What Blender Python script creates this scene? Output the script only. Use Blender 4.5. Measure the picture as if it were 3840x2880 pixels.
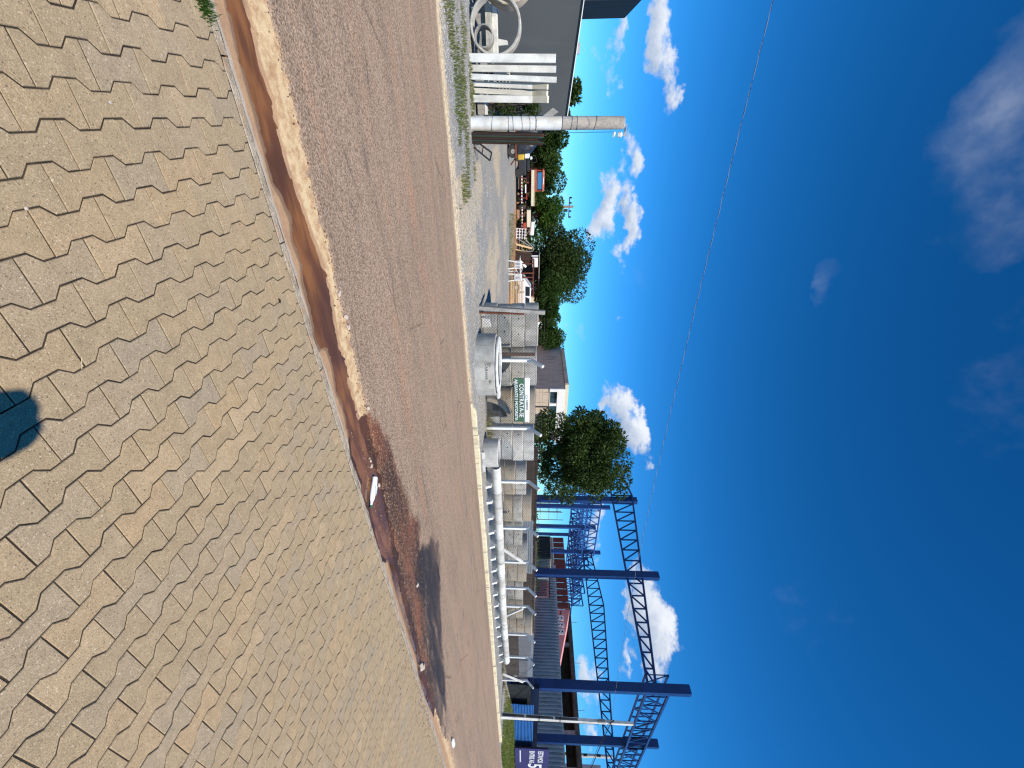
import bpy, bmesh, math, random
import numpy as np
from mathutils import Vector, Matrix, noise as mnoise
random.seed(11); RNG = np.random.default_rng(11)
for o in list(bpy.data.objects): bpy.data.objects.remove(o)
S = bpy.context.scene
C = S.collection
rad = math.radians

# ------------------------------------------------------------------ camera (phone turned on its side: the picture is rolled by 90 degrees)
FPX = 1550.82; CH = 1.478
F_ = Vector((0.54450272, 0.83762721, -0.04355969)); R_ = Vector((0.83862578, -0.54460737, 0.01046973)); U_ = Vector((0.0149532, 0.04223108, 0.99899596))
cam = bpy.data.cameras.new('camera'); camo = bpy.data.objects.new('camera', cam); C.objects.link(camo)
cam.sensor_fit = 'HORIZONTAL'; cam.sensor_width = 36; cam.lens = FPX / 3840 * 36; cam.clip_start = 0.02; cam.clip_end = 6000
mw = Matrix.Identity(4)
for i, v in enumerate((U_, -R_, -F_)):
    for j in range(3): mw[j][i] = v[j]
mw[2][3] = CH
camo.matrix_world = mw
S.camera = camo

# ------------------------------------------------------------------ sky, sun, exposure
SUN_EL = rad(51); SUN_AZ = rad(2)          # shadows fall towards +Y, turned SUN_AZ towards +X
w = bpy.data.worlds.new('World'); S.world = w; w.use_nodes = True
nt = w.node_tree; nt.nodes.clear()
def WN(t, **k):
    n = nt.nodes.new(t)
    for a, v in k.items(): setattr(n, a, v)
    return n
def wmath(op, a, b=None, c=None, clamp=False):
    n = WN('ShaderNodeMath', operation=op); n.use_clamp = clamp
    for i, v in enumerate((a, b, c)):
        if v is None: continue
        if isinstance(v, (int, float)): n.inputs[i].default_value = v
        else: nt.links.new(v, n.inputs[i])
    return n.outputs[0]
sky = WN('ShaderNodeTexSky', sky_type='NISHITA'); sky.sun_disc = False
sky.sun_elevation = SUN_EL; sky.sun_rotation = math.pi + SUN_AZ
sky.altitude = 300; sky.air_density = 1.0; sky.dust_density = 0.15; sky.ozone_density = 4.0
tc = WN('ShaderNodeTexCoord'); DIR = tc.outputs['Generated']
wn = WN('ShaderNodeTexNoise'); wn.inputs['Scale'].default_value = 7.0; wn.inputs['Detail'].default_value = 6; wn.inputs['Roughness'].default_value = .6; nt.links.new(DIR, wn.inputs['Vector'])
wv = WN('ShaderNodeVectorMath', operation='MULTIPLY_ADD'); nt.links.new(wn.outputs['Color'], wv.inputs[0]); wv.inputs[1].default_value = (.16, .16, .16); wv.inputs[2].default_value = (-.08, -.08, -.08)
wa = WN('ShaderNodeVectorMath', operation='ADD'); nt.links.new(DIR, wa.inputs[0]); nt.links.new(wv.outputs[0], wa.inputs[1]); WDIR = wa.outputs[0]
def pxdir(x, y): return (F_ + R_ * ((y - 1440) / FPX) + U_ * ((x - 1920) / FPX)).normalized()
def wdot(v):
    n = WN('ShaderNodeVectorMath', operation='DOT_PRODUCT'); nt.links.new(WDIR, n.inputs[0]); n.inputs[1].default_value = v
    return n.outputs['Value']
nz = WN('ShaderNodeTexNoise'); nz.inputs['Scale'].default_value = 21; nz.inputs['Detail'].default_value = 7; nz.inputs['Roughness'].default_value = .62
mp = WN('ShaderNodeMapping'); mp.inputs['Scale'].default_value = (1, 1, 1.7); nt.links.new(DIR, mp.inputs['Vector']); nt.links.new(mp.outputs[0], nz.inputs['Vector'])
nz2 = WN('ShaderNodeTexNoise'); nz2.inputs['Scale'].default_value = 4.5; nz2.inputs['Detail'].default_value = 5; nz2.inputs['Roughness'].default_value = .6
nt.links.new(DIR, nz2.inputs['Vector'])
# clouds of this sky: (centre px x, y), half sizes in px (vertical, horizontal), tilt of the long axis, thickness
clouds = [((2490, 170), (60, 220), .28, 1.0), ((2300, 90), (34, 95), .1, .6), ((2262, 250), (30, 110), .3, .35),
          ((2265, 770), (42, 150), -.12, .95), ((2340, 800), (40, 135), .22, 1.0), ((2355, 590), (32, 100), .3, .55), ((2325, 980), (26, 75), .15, .5),
          ((2180, 480), (18, 50), 0, .2), ((2330, 1175), (18, 36), 0, .4), ((2152, 1200), (12, 42), 0, .35), ((2190, 1240), (12, 40), 0, .25),
          ((2345, 1590), (62, 170), .42, 1.15), ((2440, 2330), (90, 190), .1, 1.2), ((2350, 2470), (26, 60), 0, .6), ((2190, 2560), (30, 130), 0, .75),
          ((2230, 1960), (40, 150), .1, .6), ((2150, 760), (20, 40), 0, .2), ((2200, 2800), (26, 110), 0, .45), ((2110, 1830), (26, 90), 0, .5),
          ((3790, 540), (210, 400), .2, .24), ((3140, 1060), (30, 90), 0, .13)]
cover = None; thin = None
up = Vector((0, 0, 1)); lit = None
for (cx, cy), (a, b), tilt, th in clouds:
    c = pxdir(cx, cy); e1 = c.cross(up).normalized(); e2 = e1.cross(c).normalized()
    f1 = e1 * math.cos(tilt) + e2 * math.sin(tilt); f2 = -e1 * math.sin(tilt) + e2 * math.cos(tilt)
    dist = math.sqrt(FPX ** 2 + (cx - 1920) ** 2 + (cy - 1440) ** 2)
    x = wmath('MULTIPLY', wdot(f1), dist / b); y = wmath('MULTIPLY_ADD', wdot(f2), dist / a, 0.0)
    r2 = wmath('MULTIPLY_ADD', x, wmath('MULTIPLY', x, 1.0), wmath('MULTIPLY', y, y))
    front = wmath('GREATER_THAN', wdot(c), 0.0)
    m = wmath('MULTIPLY', wmath('SUBTRACT', 1.25, wmath('MULTIPLY', r2, 1.0)), front, clamp=False)
    m = wmath('MULTIPLY', wmath('MAXIMUM', m, 0.0), th if th > .35 else th)
    sh = wmath('MULTIPLY', m, y)
    if th < .3:
        thin = m if thin is None else wmath('MAXIMUM', thin, m); continue
    cover = m if cover is None else wmath('MAXIMUM', cover, m)
    lit = sh if lit is None else wmath('ADD', lit, sh)
# ragged edge by noise; thin clouds stay thin
nn = wmath('MULTIPLY_ADD', nz.outputs['Fac'], 2.6, -1.35)
edge = wmath('ADD', cover, wmath('MULTIPLY', nn, wmath('MINIMUM', wmath('MULTIPLY', cover, 5), 1.15)))
dens = wmath('MULTIPLY', wmath('SUBTRACT', edge, .12), 1.15, clamp=True)
soft = WN('ShaderNodeMapRange', interpolation_type='SMOOTHSTEP'); nt.links.new(dens, soft.inputs['Value'])
soft.inputs['From Max'].default_value = 1.05
# scattered faint cloud all round the rest of the sky
gen = WN('ShaderNodeMapRange', interpolation_type='SMOOTHSTEP'); nt.links.new(nz2.outputs['Fac'], gen.inputs['Value']); gen.inputs['From Min'].default_value = .62; gen.inputs['From Max'].default_value = .85; gen.inputs['To Max'].default_value = .10
tk = WN('ShaderNodeMapRange', interpolation_type='SMOOTHSTEP'); nt.links.new(nz2.outputs['Fac'], tk.inputs['Value']); tk.inputs['From Min'].default_value = .36; tk.inputs['From Max'].default_value = .66
tv = wmath('MULTIPLY', wmath('MULTIPLY', thin, .85), wmath('MULTIPLY', tk.outputs[0], wmath('MULTIPLY_ADD', nz.outputs['Fac'], 1.2, .4)), clamp=True)
alpha = wmath('MAXIMUM', wmath('MAXIMUM', soft.outputs[0], tv), gen.outputs[0])
alpha = wmath('MULTIPLY', alpha, .93)
shade = WN('ShaderNodeMapRange'); nt.links.new(wmath('ADD', lit, wmath('MULTIPLY_ADD', nz.outputs['Fac'], 1.6, -.8)), shade.inputs['Value'])
shade.inputs['From Min'].default_value = -.8; shade.inputs['From Max'].default_value = .7
cc = WN('ShaderNodeMix', data_type='RGBA'); nt.links.new(wmath('MAXIMUM', shade.outputs[0], wmath('MULTIPLY', tv, 3.0, clamp=True)), cc.inputs['Factor'])
cc.inputs['A'].default_value = (2.6, 3.3, 4.5, 1); cc.inputs['B'].default_value = (6.9, 7.1, 7.4, 1)
def vmul(src, k):
    n = WN('ShaderNodeVectorMath', operation='MULTIPLY'); nt.links.new(src, n.inputs[0]); n.inputs[1].default_value = k; return n.outputs[0]
gm = WN('ShaderNodeGamma'); gm.inputs['Gamma'].default_value = 1.38; nt.links.new(vmul(sky.outputs[0], (1 / 6.5,) * 3), gm.inputs['Color'])
SKYC = vmul(gm.outputs[0], (6.5 * .52, 6.5 * .87, 6.5 * 1.24))
sp_ = WN('ShaderNodeSeparateColor'); nt.links.new(SKYC, sp_.inputs[0]); cb_ = WN('ShaderNodeCombineColor')
nt.links.new(wmath('MAXIMUM', wmath('MULTIPLY_ADD', sp_.outputs[2], -.055, sp_.outputs[0]), 0.0), cb_.inputs[0]); nt.links.new(wmath('MULTIPLY_ADD', sp_.outputs[2], .02, sp_.outputs[1]), cb_.inputs[1]); nt.links.new(sp_.outputs[2], cb_.inputs[2]); SKYC = cb_.outputs[0]
mixc = WN('ShaderNodeMix', data_type='RGBA'); nt.links.new(alpha, mixc.inputs['Factor']); nt.links.new(SKYC, mixc.inputs['A']); nt.links.new(cc.outputs['Result'], mixc.inputs['B'])
bg = WN('ShaderNodeBackground'); bg.inputs['Strength'].default_value = 0.120; nt.links.new(mixc.outputs['Result'], bg.inputs['Color'])
wo = WN('ShaderNodeOutputWorld'); nt.links.new(bg.outputs[0], wo.inputs['Surface'])
S.render.engine = 'CYCLES'
sl = bpy.data.lights.new('sun', 'SUN'); sl.energy = 5.0; sl.angle = rad(.53); sl.color = (1, .935, .83)
so = bpy.data.objects.new('sun', sl); C.objects.link(so)
SUND = Vector((math.sin(SUN_AZ) * math.cos(SUN_EL), math.cos(SUN_AZ) * math.cos(SUN_EL), -math.sin(SUN_EL)))
so.rotation_euler = SUND.to_track_quat('-Z', 'Y').to_euler()
S.cycles.max_bounces = 6; S.cycles.diffuse_bounces = 3; S.cycles.glossy_bounces = 2; S.cycles.transmission_bounces = 3; S.cycles.filter_width = 1.25
w.cycles.sampling_method = 'MANUAL'; w.cycles.sample_map_resolution = 512
S.view_settings.view_transform = 'Standard'; S.view_settings.look = 'None'; S.view_settings.exposure = 0.22; S.view_settings.gamma = 1

# ------------------------------------------------------------------ helpers
def P(x, y, Y=None, X=None, z=None):
    d = F_ + R_ * ((y - 1440) / FPX) + U_ * ((x - 1920) / FPX)
    t = Y / d.y if Y is not None else X / d.x if X is not None else (z - CH) / d.z
    return Vector((d.x * t, d.y * t, CH + d.z * t))
def proj(p):
    d = Vector(p) - Vector((0, 0, CH)); zz = d.dot(F_)
    return (1920 + FPX * d.dot(U_) / zz, 1440 + FPX * d.dot(R_) / zz, zz)
def link(name, me, mat=None, parent=None):
    o = bpy.data.objects.new(name, me); C.objects.link(o)
    if mat is not None and len(me.materials) == 0: me.materials.append(mat)
    if parent is not None: o.parent = parent
    return o
def tag(o, label=None, cat=None, group=None, kind=None):
    if label: o['label'] = label
    if cat: o['category'] = cat
    if group: o['group'] = group
    if kind: o['kind'] = kind
    return o
def thing(name, label, cat, loc=(0, 0, 0), rz=0, group=None):
    o = bpy.data.objects.new(name, None); C.objects.link(o); o.location = loc; o.rotation_euler = (0, 0, rz); o.empty_display_size = .1
    return tag(o, label, cat, group)
class MB:
    def __init__(s): s.v = []; s.f = []
    def add(s, vs, fs):
        n = len(s.v); s.v += [tuple(v) for v in vs]; s.f += [tuple(i + n for i in f) for f in fs]; return s
    def box(s, c, size, M=None):
        hx, hy, hz = (q / 2 for q in size)
        vs = [Vector((x, y, z)) for z in (-hz, hz) for y in (-hy, hy) for x in (-hx, hx)]
        if M is not None: vs = [M @ v for v in vs]
        vs = [v + Vector(c) for v in vs]
        return s.add(vs, [(0, 2, 3, 1), (4, 5, 7, 6), (0, 1, 5, 4), (2, 6, 7, 3), (0, 4, 6, 2), (1, 3, 7, 5)])
    def bb(s, x0, x1, y0, y1, z0, z1): return s.box(((x0 + x1) / 2, (y0 + y1) / 2, (z0 + z1) / 2), (x1 - x0, y1 - y0, z1 - z0))
    def bar(s, a, b, wd, ht=None, upv=(0, 0, 1)):
        a = Vector(a); b = Vector(b); ht = ht or wd; d = (b - a).normalized(); u = Vector(upv)
        if abs(d.dot(u)) > .98: u = Vector((0, 1, 0))
        r = d.cross(u).normalized(); q = r.cross(d).normalized()
        vs = [p + r * (sx * wd / 2) + q * (sz * ht / 2) for p in (a, b) for sz in (-1, 1) for sx in (-1, 1)]
        return s.add(vs, [(0, 2, 3, 1), (4, 5, 7, 6), (0, 1, 5, 4), (2, 6, 7, 3), (0, 4, 6, 2), (1, 3, 7, 5)])
    def tube(s, a, b, r0, r1=None, n=12, caps=True):
        a = Vector(a); b = Vector(b); r1 = r0 if r1 is None else r1; d = (b - a).normalized()
        u = Vector((0, 0, 1)) if abs(d.z) < .95 else Vector((1, 0, 0)); e = d.cross(u).normalized(); g = d.cross(e)
        vs = [p + (e * math.cos(t) + g * math.sin(t)) * r for p, r in ((a, r0), (b, r1)) for t in [2 * math.pi * i / n for i in range(n)]]
        fs = [(i, (i + 1) % n, n + (i + 1) % n, n + i) for i in range(n)]
        if caps: fs += [tuple(range(n - 1, -1, -1)), tuple(range(n, 2 * n))]
        return s.add(vs, fs)
    def path(s, pts, r, n=6):
        for a, b in zip(pts[:-1], pts[1:]): s.tube(a, b, r, r, n, False)
        return s
    def lathe(s, prof, c=(0, 0, 0), n=32, M=None, a0=0, a1=2 * math.pi):
        full = abs(a1 - a0 - 2 * math.pi) < 1e-6; k = n if full else n + 1
        vs = []
        for r, z in prof:
            for i in range(k):
                t = a0 + (a1 - a0) * i / n; v = Vector((r * math.cos(t), r * math.sin(t), z))
                vs.append((M @ v if M is not None else v) + Vector(c))
        fs = []
        for j in range(len(prof) - 1):
            for i in range(n):
                i2 = (i + 1) % k; fs.append((j * k + i, j * k + i2, (j + 1) * k + i2, (j + 1) * k + i))
        return s.add(vs, fs)
    def prism(s, poly, ext):
        n = len(poly); ext = Vector(ext); poly = [Vector(p) for p in poly]
        return s.add(poly + [p + ext for p in poly], [tuple(range(n - 1, -1, -1)), tuple(range(n, 2 * n))] + [(i, (i + 1) % n, n + (i + 1) % n, n + i) for i in range(n)])
    def build(s, name, mat=None, parent=None, smooth=False, bevel=0):
        me = bpy.data.meshes.new(name); me.from_pydata(s.v, [], s.f)
        bm = bmesh.new(); bm.from_mesh(me); bmesh.ops.recalc_face_normals(bm, faces=bm.faces); bm.to_mesh(me); bm.free()
        o = link(name, me, mat, parent)
        if smooth: shade(me)
        if bevel:
            m = o.modifiers.new('bevel', 'BEVEL'); m.width = bevel; m.segments = 1; m.limit_method = 'ANGLE'
        return o
def shade(me, ang=35):
    bm = bmesh.new(); bm.from_mesh(me)
    for f in bm.faces: f.smooth = True
    for e in bm.edges:
        if len(e.link_faces) == 2 and e.calc_face_angle(0) > rad(ang): e.smooth = False
    bm.to_mesh(me); bm.free()
def sheet(name, pts, faces, mat, parent=None, kind=None, smooth=False):
    me = bpy.data.meshes.new(name); me.from_pydata([tuple(p) for p in pts], [], faces); o = link(name, me, mat, parent)
    if smooth:
        for p in me.polygons: p.use_smooth = True
    if kind: o['kind'] = kind
    return o
def fbm(x, y, z=0, o=4):
    return mnoise.fractal(Vector((x, y, z)), 1.0, 2.0, o)
ORD = ['first', 'second', 'third', 'fourth', 'fifth', 'sixth', 'seventh', 'eighth', 'ninth', 'tenth', 'eleventh', 'twelfth', 'thirteenth', 'fourteenth', 'fifteenth', 'sixteenth', 'seventeenth', 'eighteenth']

# ------------------------------------------------------------------ materials
class NT:
    def __init__(s, name):
        s.m = bpy.data.materials.new(name); s.m.use_nodes = True; s.t = s.m.node_tree; s.t.nodes.clear()
        s.out = s.n('ShaderNodeOutputMaterial'); s.b = s.n('ShaderNodeBsdfPrincipled'); s.l(s.b.outputs[0], s.out.inputs[0])
        s.tc = s.n('ShaderNodeTexCoord'); s.geo = s.n('ShaderNodeNewGeometry')
    def n(s, t, **k):
        n = s.t.nodes.new(t)
        for a, v in k.items(): setattr(n, a, v)
        return n
    def l(s, a, b): s.t.links.new(a, b)
    def set(s, inp, v):
        if isinstance(v, (int, float)): inp.default_value = v
        elif isinstance(v, (tuple, list)): inp.default_value = (*v, 1) if len(v) == 3 and inp.type == 'RGBA' else v
        else: s.l(v, inp)
    def math(s, op, a, b=None, c=None, clamp=False):
        n = s.n('ShaderNodeMath', operation=op); n.use_clamp = clamp
        for i, v in enumerate((a, b, c)):
            if v is not None: s.set(n.inputs[i], v)
        return n.outputs[0]
    def map(s, v, a, b, c=0, d=1, sm=False):
        n = s.n('ShaderNodeMapRange', interpolation_type='SMOOTHSTEP' if sm else 'LINEAR'); s.l(v, n.inputs[0])
        for i, q in enumerate((a, b, c, d)): s.set(n.inputs[i + 1], q)
        return n.outputs[0]
    def mix(s, f, a, b, mode='MIX'):
        n = s.n('ShaderNodeMix', data_type='RGBA', blend_type=mode); s.set(n.inputs['Factor'], f); s.set(n.inputs['A'], a); s.set(n.inputs['B'], b)
        return n.outputs['Result']
    def pos(s, scale=(1, 1, 1), coord='Object', loc=(0, 0, 0)):
        m = s.n('ShaderNodeMapping'); m.inputs['Scale'].default_value = scale; m.inputs['Location'].default_value = loc
        s.l(s.geo.outputs['Position'] if coord == 'World' else s.tc.outputs[coord], m.inputs[0]); return m.outputs[0]
    def noise(s, v, sc, det=4, ro=.55, out='Fac'):
        n = s.n('ShaderNodeTexNoise'); s.l(v, n.inputs['Vector']); n.inputs['Scale'].default_value = sc; n.inputs['Detail'].default_value = det; n.inputs['Roughness'].default_value = ro
        return n.outputs[out]
    def voro(s, v, sc, out='Distance', feat='F1'):
        n = s.n('ShaderNodeTexVoronoi', feature=feat); s.l(v, n.inputs['Vector']); n.inputs['Scale'].default_value = sc; return n.outputs[out]
    def wave(s, v, sc, axis='X', dist=0):
        n = s.n('ShaderNodeTexWave', bands_direction=axis); s.l(v, n.inputs['Vector']); n.inputs['Scale'].default_value = sc; n.inputs['Distortion'].default_value = dist; return n.outputs['Fac']
    def attr(s, name):
        n = s.n('ShaderNodeAttribute'); n.attribute_name = name; return n.outputs['Fac']
    def rnd(s): return s.n('ShaderNodeObjectInfo').outputs['Random']
    def bump(s, h, st=.3, dist=.01):
        n = s.n('ShaderNodeBump'); n.inputs['Strength'].default_value = st; n.inputs['Distance'].default_value = dist; s.l(h, n.inputs['Height']); s.l(n.outputs[0], s.b.inputs['Normal'])
    def fin(s, col, rough=.8, metal=0, spec=.3):
        s.set(s.b.inputs['Base Color'], col); s.set(s.b.inputs['Roughness'], rough); s.set(s.b.inputs['Metallic'], metal); s.set(s.b.inputs['Specular IOR Level'], spec); return s.m
def mul(c, k): return tuple(min(1, x * k) for x in c)
def M_(name, col, col2=None, rough=.8, sc=3, fine=40, var=.22, bump=.25, bd=.004, metal=0, spec=.3, coord='Object', rnd=.0, stretch=(1, 1, 1), stain=None):
    s = NT(name); v = s.pos(stretch, coord)
    col2 = col2 or mul(col, .7)
    a = s.noise(v, sc, 6, .6); b = s.noise(v, fine, 3, .6)
    c = s.mix(s.map(a, .35, .68, 0, 1, True), col, col2)
    k = s.map(b, .25, .75, 1 - var, 1 + var)
    if rnd: k = s.math('MULTIPLY', k, s.map(s.rnd(), 0, 1, 1 - rnd, 1 + rnd))
    n = s.n('ShaderNodeVectorMath', operation='SCALE'); s.l(c, n.inputs[0]); s.l(k, n.inputs['Scale']); c = n.outputs[0]
    if stain:
        st = s.map(s.noise(s.pos((2.2, 2.2, .35), coord), 2.3, 5, .65), .5, .72, 0, .8, True); c = s.mix(st, c, stain)
    s.bump(s.math('ADD', b, s.math('MULTIPLY', a, .6)), bump, bd)
    return s.fin(c, rough, metal, spec)
CONC = M_('concrete', (.52, .50, .455), (.37, .355, .315), .88, 2.6, 45, .24, .45, .006, coord='World', rnd=.16, stain=(.26, .245, .21))
CONCW = M_('pale_concrete', (.68, .67, .62), (.52, .51, .47), .88, 2.5, 60, .14, .3, .003, coord='World', rnd=.07, stain=(.42, .41, .37))
POSTW = M_('limewashed_concrete', (.80, .79, .75), (.68, .67, .63), .85, 3, 50, .1, .2, .003, coord='World', stain=(.58, .57, .53))
CONCT = M_('tan_concrete', (.50, .42, .31), (.41, .37, .31), .9, 2, 50, .16, .35, .004, coord='World', rnd=.08, stain=(.36, .24, .13))
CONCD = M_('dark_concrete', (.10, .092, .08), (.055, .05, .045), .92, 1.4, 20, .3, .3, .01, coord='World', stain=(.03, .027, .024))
CONCG = M_('weathered_concrete', (.36, .34, .31), (.25, .24, .22), .9, 3, 45, .2, .4, .005, coord='World', rnd=.1, stain=(.16, .15, .13))
KERBN = M_('kerb_concrete', (.42, .355, .265), (.28, .23, .165), .95, 14, 90, .45, 1.0, .010, coord='World', stain=(.42, .27, .15))
KERBF = M_('painted_kerb', (.66, .58, .40), (.58, .49, .31), .9, 6, 60, .16, .4, .004, coord='World', stain=(.16, .15, .13))
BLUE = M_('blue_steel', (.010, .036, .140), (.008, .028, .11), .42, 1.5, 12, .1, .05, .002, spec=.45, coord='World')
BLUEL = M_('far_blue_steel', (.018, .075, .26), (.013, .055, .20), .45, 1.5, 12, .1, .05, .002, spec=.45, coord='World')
DGREY = M_('dark_grey_paint', (.067, .074, .076), (.060, .066, .068), .75, .8, 30, .1, .12, .003, coord='World', stain=(.075, .083, .085))
DGREY2 = M_('charcoal_paint', (.030, .033, .036), (.024, .026, .029), .75, 1.5, 20, .14, .12, .003, coord='World', stain=(.045, .05, .05))
WHITE = M_('white_paint', (.78, .78, .76), (.70, .70, .67), .6, 2, 30, .06, .1, .002, coord='World')
CREAM = M_('cream_paint', (.66, .60, .43), (.58, .52, .38), .75, 2, 30, .08, .12, .003, coord='World')
BROWNW = M_('taupe_plaster', (.54, .44, .34), (.47, .385, .30), .88, 1.2, 30, .12, .15, .004, coord='World', stain=(.11, .10, .09))
WOODD = M_('dark_timber', (.045, .026, .017), (.026, .017, .012), .85, 4, 40, .25, .3, .004, coord='World', rnd=.3, stretch=(6, 6, 1))
WOODL = M_('pale_timber', (.52, .37, .20), (.40, .28, .16), .8, 4, 40, .2, .3, .003, coord='World', rnd=.25, stretch=(2, 2, 8))
RUST = M_('rusty_steel', (.17, .055, .03), (.10, .035, .022), .8, 6, 50, .3, .4, .003, coord='World', rnd=.2)
BLACKP = M_('black_plastic', (.016, .017, .019), (.026, .028, .031), .38, 3, 9, .2, .8, .03, spec=.5, coord='World')
TYRE = M_('tyre_rubber', (.030, .028, .026), (.05, .047, .042), .9, 8, 60, .2, .3, .003)
ORANGE = M_('faded_orange_paint', (.42, .075, .03), (.27, .05, .03), .5, 4, 30, .15, .1, .002, coord='World', stain=(.12, .04, .025))
YELLOW = M_('yellow_paint', (.62, .42, .05), (.5, .33, .05), .5, 6, 40, .1, .1, .002)
REDP = M_('red_paint', (.40, .04, .03), (.30, .035, .03), .6, 4, 40, .15, .1, .002)
WPLAST = M_('white_plastic', (.80, .80, .78), (.74, .74, .71), .4, 6, 30, .04, .1, .001, spec=.5)
CARW = M_('white_car_paint', (.74, .75, .76), (.70, .71, .72), .22, 3, 30, .03, .02, .001, spec=.6)
STEEL = M_('galvanised_steel', (.42, .44, .46), (.34, .36, .38), .5, 4, 60, .15, .1, .001, metal=.5, coord='World')
WIRE = M_('galvanised_wire', (.10, .095, .09), (.07, .06, .05), .6, 6, 60, .2, .0, .001, metal=.0, coord='World')
CABLE = M_('black_cable', (.02, .02, .022), None, .6, 3, 10, .1, .0)
def _glass():
    s = NT('window_glass'); return s.fin((.02, .03, .035), .06, 0, .7)
GLASS = _glass()
def _bluepane():
    s = NT('sky_reflection_pane'); return s.fin((.03, .16, .34), .1, 0, .6)  # sky reflection put into the blue base colour of the truck panes
BPANE = _bluepane()
LEAF = {}
def leafmat(name, c1, c2, tr=.35):
    s = NT(name); v = s.pos((1, 1, 1), 'World')
    isl = s.geo.outputs['Random Per Island']
    c = s.mix(s.map(s.noise(v, .9, 3), .35, .65, 0, 1, True), c1, c2)
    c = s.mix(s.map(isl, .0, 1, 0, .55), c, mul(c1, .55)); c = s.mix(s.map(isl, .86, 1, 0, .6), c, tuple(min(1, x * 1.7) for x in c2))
    s.set(s.b.inputs['Base Color'], c); s.b.inputs['Roughness'].default_value = .6; s.b.inputs['Specular IOR Level'].default_value = .2
    t = s.n('ShaderNodeBsdfTranslucent'); s.l(s.mix(1.0, c, (1.0, 1.15, .45), 'MULTIPLY'), t.inputs['Color'])
    m = s.n('ShaderNodeMixShader'); m.inputs[0].default_value = tr; s.l(s.b.outputs[0], m.inputs[1]); s.l(t.outputs[0], m.inputs[2]); s.l(m.outputs[0], s.out.inputs[0])
    return s.m
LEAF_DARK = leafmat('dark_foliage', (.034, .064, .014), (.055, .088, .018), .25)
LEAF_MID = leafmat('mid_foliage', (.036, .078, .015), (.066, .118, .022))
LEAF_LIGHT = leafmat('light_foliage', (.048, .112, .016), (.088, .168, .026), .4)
GRASS = leafmat('grass_blades', (.11, .15, .03), (.20, .20, .06), .35)
GRASSD = leafmat('dry_grass_blades', (.19, .19, .06), (.28, .24, .10), .3)
BARK = M_('bark', (.11, .085, .065), (.07, .055, .045), .9, 5, 40, .3, .6, .01, coord='World')

# paver: per object / per island colour
def paver_mat(name, island):
    s = NT(name); v = s.pos((1, 1, 1), 'World')
    r = s.geo.outputs['Random Per Island'] if island else s.rnd()
    ra = s.n('ShaderNodeValToRGB'); s.l(r, ra.inputs[0]); e = ra.color_ramp.elements
    e[0].position = 0; e[0].color = (.385, .270, .138, 1); e[1].position = 1; e[1].color = (.420, .290, .150, 1)
    for p, c in ((.22, (.360, .262, .142)), (.42, (.405, .278, .138)), (.60, (.352, .266, .158)), (.72, (.412, .278, .138)), (.86, (.340, .264, .165)), (.94, (.435, .305, .160))):
        q = e.new(p); q.color = (*c, 1)
    c = ra.outputs[0]
    big = s.noise(v, 2.1, 4, .6); c = s.mix(s.map(big, .35, .7, 0, .35, True), c, (.32, .245, .145))
    med = s.noise(v, 16, 4, .6)
    sp = s.noise(v, 330, 2, .7); gr = s.voro(v, 260, 'Color')
    gs = s.n('ShaderNodeSeparateColor'); s.l(gr, gs.inputs[0])
    k = s.math('MULTIPLY', s.map(sp, .3, .7, .72, 1.24), s.map(med, .3, .7, .90, 1.09))
    k = s.math('MULTIPLY', k, s.map(gs.outputs[0], 0, 1, .82, 1.08))
    n = s.n('ShaderNodeVectorMath', operation='SCALE'); s.l(c, n.inputs[0]); s.l(k, n.inputs['Scale']); c = n.outputs[0]
    c = s.mix(s.map(gs.outputs[1], .965, .99, 0, .5), c, (.66, .56, .40))
    c = s.mix(s.map(gs.outputs[2], .965, .99, 0, .75), c, (.10, .075, .05))
    s.bump(s.math('ADD', sp, s.math('MULTIPLY', gs.outputs[0], .5)), .55, .0025)
    hsv = s.n('ShaderNodeHueSaturation'); hsv.inputs['Saturation'].default_value = .90; hsv.inputs['Value'].default_value = 1.02; s.l(c, hsv.inputs['Color'])
    return s.fin(hsv.outputs[0], .88, 0, .22)
PAVER = paver_mat('paver_concrete', False); PAVERI = paver_mat('paver_concrete_field', True)
BED = M_('joint_dirt', (.022, .017, .012), (.055, .041, .027), .95, 9, 150, .4, .6, .006, coord='World')
SOIL = M_('soil', (.22, .13, .075), (.17, .14, .07), .95, .4, 9, .25, .3, .02, coord='World')

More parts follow.
